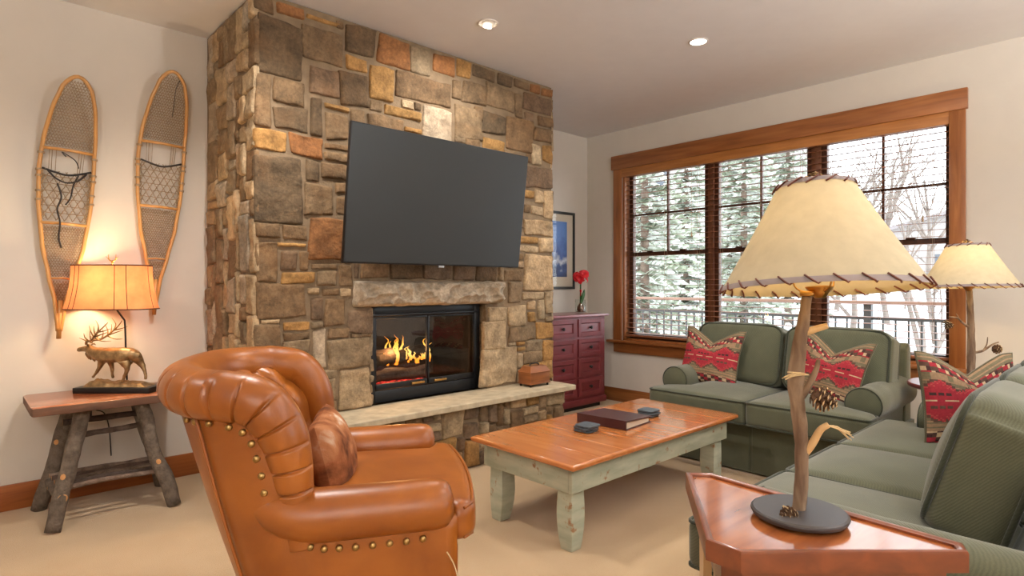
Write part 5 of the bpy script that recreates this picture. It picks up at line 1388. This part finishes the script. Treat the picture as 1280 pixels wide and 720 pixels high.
# ------------------------------------------------------------------ leather armchair
M_leather = leather_mat('tan_leather', (130, 69, 22), (160, 92, 31), .35)
M_nail = plain('nail_brass', (170, 138, 84), .3, .9, var=.1)
M_thread = plain('pale_thread', (216, 196, 160), .8)
CH = Matrix.Translation((.845, 1.856, 0)) @ Matrix.Rotation(R(-31), 4, 'Z')
ac = thing('armchair', 'tan leather tub armchair with rolled tufted back and brass nailheads', 'armchair', M=CH)
AW, WX, BD = .375, -.04, .345             # half width, where the wing starts, how far the back reaches
def plan(a):
    """half-plan of the back: a = -90 (near wing) .. 0 (middle of the back) .. 90 (far wing)"""
    s, c = math.sin(R(a)), math.cos(R(a)); n = 2.5
    return V((WX-BD*abs(c)**(2/n), AW*math.copysign(abs(s)**(2/n), s), 0))
def planline(x_front=.425, n=48):
    L = [V((lerp(x_front, WX, i/14), -AW, 0)) for i in range(14)]
    L += [plan(-90+180*i/n) for i in range(n+1)]
    L += [V((lerp(WX, x_front, i/14), AW, 0)) for i in range(1, 15)]
    return L
def normals(L):
    out_ = []
    for i in range(len(L)):
        d = (L[min(i+1, len(L)-1)]-L[max(i-1, 0)]).normalized(); out_.append(V((d.y, -d.x, 0)))    # points inward
    return out_
PL = planline(); PN = normals(PL)
def rake(p, z):
    w = sstep(.15, -.42, p.x); return V((p.x+.29*w*(1-z/.88), p.y*(1-.05*(1-min(1, z/.5))*(1 if p.x < .2 else 1)), z))
def htop(x): return lerp(.86, .53, sstep(WX-.10, WX+.045, x))
mb = MB(); rows = 14; vs = []; nc = len(PL)
for off in (0, .045):
    for j in range(rows+1):
        for p, nn in zip(PL, PN):
            z = lerp(.065, htop(p.x), j/rows); bul = .010*math.sin(PI*j/rows) if off == 0 else 0
            vs.append(rake(p+nn*(off-bul), z))
def q(o, j, i): return o*(rows+1)*nc+j*nc+i
fs = []
for o in (0, 1):
    for j in range(rows):
        for i in range(nc-1): fs.append((q(o, j, i), q(o, j, i+1), q(o, j+1, i+1), q(o, j+1, i)))
for i in range(nc-1): fs += [(q(0, rows, i), q(0, rows, i+1), q(1, rows, i+1), q(1, rows, i)), (q(0, 0, i), q(0, 0, i+1), q(1, 0, i+1), q(1, 0, i))]
for i in (0, nc-1):
    for j in range(rows): fs.append((q(0, j, i), q(0, j+1, i), q(1, j+1, i), q(1, j, i)))
mb.add(vs, fs); mb.build('outer_panel', M_leather, ac)
for s in (-1, 1):                            # welts where the side panels meet the back panel
    mb = MB(); P = []
    for j in range(13):
        z = lerp(.07, .845, j/12); p = plan(s*52); dl = .012*math.sin(PI*j/12); P.append(rake(p+V((-.004, s*.006, 0)), z)+V((-dl*.5, s*dl*.8, 0)))
    mb.tube(P, .005, 6); mb.build('welt', M_leather, ac)
# tufted inner back
ni, nj = 84, 40; zt_, zb_ = .928, .46
lenU = [0]; inn = [rake(plan(-90+180*i/ni), .7) for i in range(ni+1)]
for a, b_ in zip(inn, inn[1:]): lenU.append(lenU[-1]+(b_-a).length)
inN = normals([plan(-90+180*i/ni) for i in range(ni+1)])
mid = lenU[-1]/2; ds, dz_ = .20, .21
btn = []
def tuft(s, z):
    a, b_ = (s-mid)/ds+(z-.775)/dz_, (s-mid)/ds-(z-.775)/dz_
    return (abs(math.sin(PI*a))*abs(math.sin(PI*b_)))**.55, abs(math.sin(PI*a))+abs(math.sin(PI*b_))
def inner(u, v):
    i = min(ni, int(round(u*ni))); p = plan(-90+180*i/ni); nn = inN[i]; z = lerp(lerp(.79, zt_, sstep(WX+.005, WX-.22, p.x)), zb_, v)
    off = lerp(.02, .128, sstep(0, .2, v)**.7)+.035*sstep(.2, 1, v)
    t, d = tuft(lenU[i], z); fade = sstep(.91, .86, z)*sstep(.42, .50, z)
    off += (.036*t-.010)*fade-.034*math.exp(-(d/.30)**2)*fade
    edge = sstep(0, .06, u)*sstep(1, .94, u); off = lerp(.06, off, edge)
    return rake(p+nn*off, z)
mb = MB(); mb.grid(inner, ni, nj); mb.build('tufted_back', M_leather, ac)
for ks in range(-4, 5):
    for kz in range(-4, 5):
        if (ks+kz) % 2: continue
        s, z = mid+ks*ds/2, .775+kz*dz_/2
        if not (.08 < s < lenU[-1]-.08 and .47 < z < .86): continue
        i = min(range(ni+1), key=lambda k: abs(lenU[k]-s)); v = (zt_-z)/(zt_-zb_); p = V(inner(i/ni, v)); nn = inN[i]
        mb = MB(); mb.ball(p+nn*.004, .011, 12, 8, None, (1, 1, 1)); mb.build('button', M_leather, ac)
# the roll along the top of the back and down both wings, pleated
path = [V((.01, -AW+.03, .48)), V((-.005, -AW+.028, .58)), V((-.020, -AW+.026, .70)), V((-.045, -AW+.026, .79)), V((-.10, -AW+.03, .862))]
full = []
for i in range(29):
    a = -70+140*i/28; p = plan(a); n0 = V((-.0-p.x-.15, -p.y, 0)).normalized(); full.append(rake(p, .88)+n0*.028+V((0, 0, .878+.012*math.cos(R(a))-.88)))
far = [V((p.x, -p.y, p.z)) for p in path[::-1]]
P = smooth_path(path+full+far, 6); n = len(P); acc = [0]
for a, b_ in zip(P, P[1:]): acc.append(acc[-1]+(b_-a).length)
rr = []
for i in range(n):
    s = acc[i]; e = min(s, acc[-1]-s); base = lerp(.044, .070, sstep(.0, .34, e)); pit = .074
    d = abs((s/pit) % 1-.5)*pit; ple = .0
    if e > .10: ple = .0085*math.exp(-((d)/.006)**2)-.0022*math.cos(2*PI*(s/pit))
    rr.append(base-ple)
# resample densely so the pleats show
PP = []; RB = []; PLE = []; S = 0; L = acc[-1]; k = 0; cnt = int(L/.0028)
for c in range(cnt+1):
    s = L*c/cnt
    while k < n-2 and acc[k+1] < s: k += 1
    f = (s-acc[k])/max(1e-9, acc[k+1]-acc[k]); p = P[k].lerp(P[k+1], f); e = min(s, L-s); pit = .060
    base = lerp(.046, .068, sstep(.05, .40, e)); d = abs((s/pit) % 1-.5)*pit
    ple = .0125*math.exp(-(d/.003)**2)+.0012*math.exp(-(d/.02)**2) if e > .12 else 0
    PP.append(p); RB.append(base); PLE.append(ple)
mb = MB(); nn_ = 24; mb.tube(PP, RB, nn_, up=(1, 0, 0)); mb.bm.verts.ensure_lookup_table()
for c in range(len(PP)):                     # creases gather on the outer and under side and die out on the crown
    o_ = V((PP[c].x+.02, PP[c].y, 0)); o_ = o_.normalized() if o_.length > .01 else V((-1, 0, 0))
    for k in range(nn_):
        v = mb.bm.verts[c*nn_+k]; d_ = (v.co-PP[c]).normalized(); w_ = sstep(-.15, .75, d_.dot(o_)*.85-d_.z*.55)
        v.co = PP[c]+(v.co-PP[c])*(1-PLE[c]*w_/RB[c])
mb.build('top_roll', M_leather, ac)
# arms
for s in (-1, 1):
    xs = [-.125, -.10, -.07, -.03, .015, .055, .1, .15, .2, .25, .3, .34, .37, .39, .402, .410, .414, .416]
    rd = [.018, .038, .060, .073, .080, .083, .083, .082, .082, .081, .081, .080, .078, .074, .066, .054, .038, .012]
    mb = MB(); P = [(x, s*(AW-.032), .553+.02*x+.035*sstep(.04, -.13, x)) for x in xs]; rd = [r_*.92 for r_ in rd]; mb.tube(P, rd, 26, flat=.94, up=(0, 0, 1))
    for v in mb.bm.verts:                       # gathers round the front of the arm
        k = sstep(.30, .38, v.co.x); a = math.atan2(v.co.z-.558, v.co.y-s*(AW-.032)); v.co.x += k*.004*math.sin(a*14)
    mb.build('arm', M_leather, ac)
    mb = MB(); mb.box((.02, min(s*.285, s*.365), .20), (.395, max(s*.285, s*.365), .50), .02, 3); mb.build('inner_arm', M_leather, ac, autosmooth=60)
# seat deck, front rail, cushion
mb = MB(); mb.box((-.08, -.30, .07), (.39, .30, .44), .01); mb.cushion(V((.03, .366, .19)), .026, 0, 10, Matrix.Translation((.405, 0, .262))); mb.build('front_rail', M_leather, ac, autosmooth=60)
def tcush(q_, p):
    back = 1-sstep(.395, .42, q_.x+.195); k = abs(p[1]); q_.y -= math.copysign(.075*back*k, p[1]) if abs(p[1]) > 0 else 0
    if p[0] > 0: q_.x += .03*(1-p[1]**2)*p[0]
    return q_
mb = MB(); mb.cushion(V((.285, .352, .056)), .04, .014, 30, Matrix.Translation((.195, 0, .500)), tcush); cu = mb.build('seat_cushion', M_leather, ac)
mb = MB()
for zz in (.547, .455):
    P = []
    for i in range(41):
        f = i/20-1; y = f*.345; x = .125+.350+.03*(1-f*f)-(.022*max(0, abs(f)-.9)/.1 if abs(f) > .9 else 0); P.append((x-.004, y, zz-(.004 if zz > .5 else -.004)*abs(f)**6))
    mb.tube(P, .005, 6); 
mb.build('piping', M_leather, cu)
for s in (-1, 1):                                # contrast stitching down the front edges
    mb = MB()
    path_ = smooth_path([(.395, s*.387, .440), (.412, s*.388, .41), (.424, s*.389, .37), (.427, s*.388, .32), (.427, s*.387, .25), (.427, s*.385, .16), (.427, s*.378, .08)], 9)
    for a, b_ in list(zip(path_, path_[1:]))[::1]: mb.tube([a, a.lerp(b_, .62)], .0021, 5)
    mb.build('stitching', M_thread, ac, label='pale contrast stitching')
for sx in (-.18, .36):
    for sy in (-.27, .27): mb = MB(); mb.lathe([(.02, 0), (.028, .03), (.03, .08)], 12, Matrix.Translation((sx, sy, 0))); mb.build('foot', M_dark, ac, label='dark foot')
# nailheads: under the roll, down the wing, along the arm
nail = []
for s in (-1, 1):
    L = [(.33, .480), (.285, .477), (.24, .475), (.195, .474), (.15, .473), (.105, .474), (.06, .476), (.015, .484), (-.028, .499), (-.063, .522), (-.088, .553), (-.105, .59), (-.112, .635), (-.118, .68), (-.122, .725), (-.13, .765), (-.15, .795), (-.185, .808)]
    for x, z in L:
        p = V((x, s*AW, 0)) if x > WX else plan(s*math.degrees(math.asin(1.0)))
        if x <= WX:
            a = 90
            for k in range(90, 0, -1):
                if plan(s*k).x <= x: a = k; break
            p = plan(s*a)
        nn = V((0, s, 0)); nail.append((rake(p, z)+nn*.008, nn))
    for a in (60, 50, 42):
        p = plan(s*a); n0 = V((p.x+.05, p.y, 0)).normalized(); nail.append((rake(p, .815)+n0*.008, n0))
for p, nn in nail:
    mb = MB(); M = Matrix.Translation(p) @ V((0, 0, 1)).rotation_difference(nn).to_matrix().to_4x4(); mb.lathe([(.0095, -.004), (.0095, .001), (.0085, .0035), (.005, .006), (0, .0068)], 12, M); mb.build('nailhead', M_nail, ac, label='round brass nailhead')
# cowhide pillow
m, nt, out = new_mat('cowhide'); b = bsdf(nt, out, .85, 0, 0, .0, .15); co = coords(nt)
n = N(nt, 'ShaderNodeTexNoise', i_Scale=10.0, i_Detail=9.0, i_Distortion=.5); nt.links.new(co, n.inputs[0])
nt.links.new(ramp(nt, n.outputs[0], [(.34, lin((88, 50, 30))), (.46, lin((140, 84, 50))), (.60, lin((172, 116, 78))), (.68, lin((196, 172, 148))), (.78, lin((222, 210, 196)))]), b.inputs[0]); n2 = N(nt, 'ShaderNodeTexNoise', i_Scale=90.0, i_Detail=3.0); nt.links.new(co, n2.inputs[0]); bump(nt, b, n2.outputs[0], .4, .004); M_cow = m
M_suede = plain('grey_suede', (196, 188, 178), .9)
f = CH.to_3x3() @ V((1, 0, 0)); l = CH.to_3x3() @ V((0, 1, 0)); up = (V((0, 0, 1))-f*.25).normalized(); zz = l.cross(up)
c = CH @ V((.05, .02, .625))
PM = Matrix(((l.x, up.x, zz.x, c.x), (l.y, up.y, zz.y, c.y), (l.z, up.z, zz.z, c.z), (0, 0, 0, 1)))
cp = thing('throw_pillow', 'small brown and white cowhide pillow on the leather armchair', 'pillow', M=PM)
mb = MB(); pillow_mesh(mb, .36, .26, .16, 0, .04)
for f_ in mb.bm.faces: f_.material_index = 0
mb.build('cover', M_cow, cp)

# ------------------------------------------------------------------ outside: deck, railing, trees, house, snow
M_deck = wood('deck_boards', (150, 130, 112), (180, 160, 140), (20, 2, 20), .8)
mb = MB(); mb.box((XW+.15, -1.5, -.32), (7.95, 9.5, -.22)); o = struct('deck', mb, M_deck, flat=True)
M_rail = plain('dark_railing', (48, 46, 46), .5)
M_cap = wood('rail_cap_wood', (112, 82, 68), (134, 102, 86), (20, 2, 20), .7)
dr_ = thing('deck_railing', 'dark metal deck railing with a wooden cap outside the window', 'railing', (7.7, 3.5, -.22))
mb = MB(); mb.box((7.62, -1.4, .955), (7.78, 9.4, .995), .005); mb.build('handrail', M_cap, dr_, world=True, autosmooth=40, label='wooden handrail cap')
mb = MB(); mb.box((7.68, -1.4, .775), (7.72, 9.4, .805)); mb.build('top_bar', M_rail, dr_, world=True, flat=True)
mb = MB(); mb.box((7.68, -1.4, -.12), (7.72, 9.4, -.09)); mb.build('bottom_bar', M_rail, dr_, world=True, flat=True)
for k in range(62):
    y = .55+k*.125; mb = MB(); mb.box((7.69, y-.009, -.1), (7.71, y+.009, .78)); mb.build('baluster', M_rail, dr_, world=True, flat=True)
for k in range(5):
    y = .2+k*2.0; mb = MB(); mb.box((7.66, y-.04, -.22), (7.74, y+.04, .955)); mb.build('post', M_rail, dr_, world=True, flat=True)
M_snow = plain('snow', (236, 238, 242), .8, var=.04, nscale=2)
def ground(u, v):
    x, y = lerp(8, 60, u), lerp(-30, 60, v); return (x, y, -3.0+.12*(x-8)+1.0*noise.noise(V((x*.1, y*.1, 0))))
mb = MB(); mb.grid(ground, 40, 50); o = mb.build('snowy_ground', M_snow, None); o['kind'] = 'structure'
m, nt, out = new_mat('needles'); b = bsdf(nt, out, .8); co = coords(nt); n = N(nt, 'ShaderNodeTexNoise', i_Scale=2.2, i_Detail=5.0); nt.links.new(co, n.inputs[0])
nt.links.new(ramp(nt, n.outputs[0], [(.30, lin((108, 116, 96))), (.46, lin((144, 150, 130))), (.58, lin((204, 206, 200)))]), b.inputs[0]); M_needle = m
M_trunk = plain('tree_trunk', (112, 96, 84), .9, var=.3)
M_twigs = plain('bare_twigs', (116, 104, 96), .9, var=.2)
M_birch = plain('birch_trunk', (206, 200, 192), .8, var=.2)
def conifer(seed, H=11.0):
    rr = random.Random(seed); t = thing('conifer', 'x', 'tree', group='snow dusted conifers beyond the deck')
    mb = MB(); mb.tube([(0, 0, 0), (0, 0, H*.6), (0, 0, H)], [.16, .09, .01], 8); mb.build('trunk', M_trunk, t)
    mb = MB(); z = H*.10
    while z < H*.98:
        R0 = 2.3*(1-z/H)**.8+.15; nb_ = 9
        for k in range(nb_):
            a = rr.uniform(0, 2*PI); L = R0*rr.uniform(.7, 1.1); d = V((math.cos(a), math.sin(a), 0)); s = V((-d.y, d.x, 0)); m_ = 9
            for i in range(m_):
                f = (i+.4)/m_; c = d*L*f+V((0, 0, z-L*.28*f*f+rr.uniform(-.05, .05))); w = L*.26*(1-f*.75)
                for sg in (-1, 1):
                    tip = c+s*sg*w*rr.uniform(.7, 1.1)+d*w*.7+V((0, 0, -w*.35))
                    mb.add([c-d*.05, c+d*.09+V((0, 0, .02)), tip, c+s*sg*w*.4-d*.03-V((0, 0, .07))], [(0, 1, 2, 3)])
        z += .30
    mb.build('foliage', M_needle, t, flat=True); return t
def bare(seed, H=9.0, mat=None, trunk_r=.11):
    rr = random.Random(seed); t = thing('bare_tree', 'x', 'tree', group='bare trees beyond the deck'); mb = MB()
    def br(p, d, L, r, dep):
        q_ = p+d*L; mid_ = p.lerp(q_, .5)+V((rr.uniform(-1, 1), rr.uniform(-1, 1), 0))*L*.05
        mb.tube([p, mid_, q_], [r, r*.8, r*.6], 5 if dep < 3 else 4, cap=False)
        if dep >= 4: return
        for _ in range(3 if dep else 5):
            dd = (d+V((rr.uniform(-1, 1), rr.uniform(-1, 1), rr.uniform(-.2, .6)))*.75).normalized(); br(p.lerp(q_, rr.uniform(.45, 1)), dd, L*rr.uniform(.5, .72), r*.5, dep+1)
    br(V((0, 0, 0)), V((rr.uniform(-.05, .05), rr.uniform(-.05, .05), 1)), H*.42, trunk_r, 0)
    mb.build('trunk_and_branches', mat or M_twigs, t); return t
def ground_z(x, y): return -3.0+.12*(x-8)+1.0*noise.noise(V((x*.1, y*.1, 0)))-.1
def wpt(px, D):
    r = FW+RT*((px-640)/F); return r.x*D, r.y*D
cA, cB = conifer(1), conifer(2)
used = {}
LBC = 'snow dusted green conifer seen through the window beyond the deck'
for i, (px, D, s) in enumerate([(806, 14, .95), (930, 16.5, .9), (858, 22, 1.0), (985, 25, 1.05), (912, 31, 1.1), (800, 32, 1.1), (965, 38, 1.2)]):
    src = (cA, cB)[i % 2]; x, y = wpt(px, D); M = Matrix.Translation((x, y, ground_z(x, y))) @ Matrix.Rotation(i*1.3, 4, 'Z') @ Matrix.Scale(s, 4)
    if src in used: dup(src, LBC, M)
    else: src.matrix_basis = M; src['label'] = LBC; used[src] = 1
bA, bB = bare(4), bare(8, 9.5); used = {}
LBB = 'bare leafless tree seen through the window beyond the deck'
for i, (px, D, s) in enumerate([(1060, 18, 1.0), (1145, 13, .8), (1170, 20, 1.0), (1110, 25, 1.15), (1045, 30, 1.2)]):
    src = (bA, bB)[i % 2]; x, y = wpt(px, D); M = Matrix.Translation((x, y, ground_z(x, y))) @ Matrix.Rotation(i*1.9, 4, 'Z') @ Matrix.Scale(s, 4)
    if src in used: dup(src, LBB, M)
    else: src.matrix_basis = M; src['label'] = LBB; used[src] = 1
# neighbouring house with a shallow gable, and pale buildings to the right
M_siding = plain('grey_siding', (150, 142, 138), .8); M_roof = plain('snowy_roof', (128, 120, 120), .8, var=.1); M_pane = plain('dark_house_window', (70, 74, 82), .2)
def house(label, px, D, w, d, h, ridge, z0, rz):
    x, y = wpt(px, D); t = thing('house', label, 'house', (x, y, z0), rz)
    mb = MB(); mb.box((-w/2, -d/2, 0), (w/2, d/2, h)); mb.add([(-w/2, -d/2, h), (w/2, -d/2, h), (0, -d/2, ridge), (-w/2, d/2, h), (w/2, d/2, h), (0, d/2, ridge)], [(0, 1, 2), (3, 5, 4), (0, 3, 4, 1)]); mb.build('walls', M_siding, t, flat=True)
    mb = MB(); e = .6
    for s in (-1, 1):
        k = (ridge-h)/(w/2); a = (s*(w/2+e), -d/2-e, h-k*e); b_ = (0, -d/2-e, ridge)
        vs = [a, b_, (0, d/2+e, ridge), (a[0], d/2+e, a[2])]; vs += [(p[0], p[1], p[2]+.25) for p in vs]; mb.add(vs, [(0, 1, 2, 3), (4, 5, 6, 7), (0, 1, 5, 4), (1, 2, 6, 5), (2, 3, 7, 6), (3, 0, 4, 7)])
    mb.build('roof', M_roof, t, flat=True)
    for i in range(3): mb = MB(); xx = (i-1)*w*.28; mb.box((xx-.5, -d/2-.05, h*.45), (xx+.5, -d/2+.02, h*.8)); mb.build('window', M_pane, t, flat=True)
house('grey neighbouring house with a shallow gable roof behind the conifers', 880, 56, 17, 12, 13, 16.4, ground_z(50, 24)-1, R(-50))
house('grey building low behind the bare trees', 1165, 42, 12, 9, 3.6, 5.4, ground_z(34, 2), R(-70))

# two unseen floor lamps added behind the viewer to brighten the ceiling
M_tor = plain('fill_lamp_metal', (70, 62, 54), .4, .6); M_bowl = shade_mat('fill_lamp_bowl', (206, 196, 176), .06)
def fill_torchiere(label, x, y, wv):
    t = thing('added_fill_lamp', label, 'lamp', (x, y, 0), 0, 'added fill uplights')
    mb = MB(); mb.lathe([(0, 0), (.14, 0), (.14, .015), (.03, .03), (.012, .05), (.012, 1.72), (.03, 1.74), (0, 1.75)], 24); mb.build('stand', M_tor, t)
    mb = MB(); mb.lathe([(.03, 1.74), (.10, 1.76), (.17, 1.82), (.20, 1.88)], 32)
    for f_ in [f_ for f_ in mb.bm.faces if len(f_.verts) > 8]: mb.bm.faces.remove(f_)
    mb.build('bowl_shade', M_bowl, t)
    mb = MB(); mb.ball((0, 0, 1.80), .03); mb.build('bulb', M_bulbw, t)
    l_ = bpy.data.lights.new('fill_lamp_light', 'POINT'); l_.energy = wv; l_.color = (.97, .98, 1); l_.shadow_soft_size = .05
    q_ = bpy.data.objects.new('fill_lamp_light', l_); COL.objects.link(q_); q_.location = (x, y, 1.85); q_['kind'] = 'helper'
fill_torchiere('unseen fill uplight added in the far corner behind the viewer', -1.9, -2.4, 520)
fill_torchiere('unseen fill uplight added to the right of the viewer behind the long sofa', 2.4, -1.3, 260)

# ------------------------------------------------------------------ daylight and view
w = bpy.data.worlds.new('sky'); SC.world = w; w.use_nodes = True; nt = w.node_tree; nt.nodes.clear()
o = nt.nodes.new('ShaderNodeOutputWorld'); bg = nt.nodes.new('ShaderNodeBackground'); bg.inputs[0].default_value = (.90, .95, 1.0, 1); bg.inputs[1].default_value = 5.8; nt.links.new(bg.outputs[0], o.inputs[0])
# glow of the fire
ld = bpy.data.lights.new('fire_glow', 'POINT'); ld.energy = 9; ld.color = (1, .5, .18); ld.shadow_soft_size = .06
lo = bpy.data.objects.new('fire_glow', ld); COL.objects.link(lo); lo.location = (2.12, 3.46, HZ+.30); lo['kind'] = 'helper'
vs_ = SC.view_settings
SC.display_settings.display_device = 'sRGB'
vs_.view_transform = 'Standard'; vs_.look = 'None'; vs_.gamma = 1; vs_.exposure = .02; vs_.use_curve_mapping = False
cy = SC.cycles
cy.use_denoising = True; cy.max_bounces = 10; cy.diffuse_bounces = 6; cy.glossy_bounces = 4; cy.transparent_max_bounces = 24; cy.transmission_bounces = 6
cy.sample_clamp_indirect = 6; cy.caustics_reflective = False; cy.caustics_refractive = False
try: cy.denoiser = 'OPENIMAGEDENOISE'; cy.denoising_input_passes = 'RGB_ALBEDO_NORMAL'
except Exception: pass
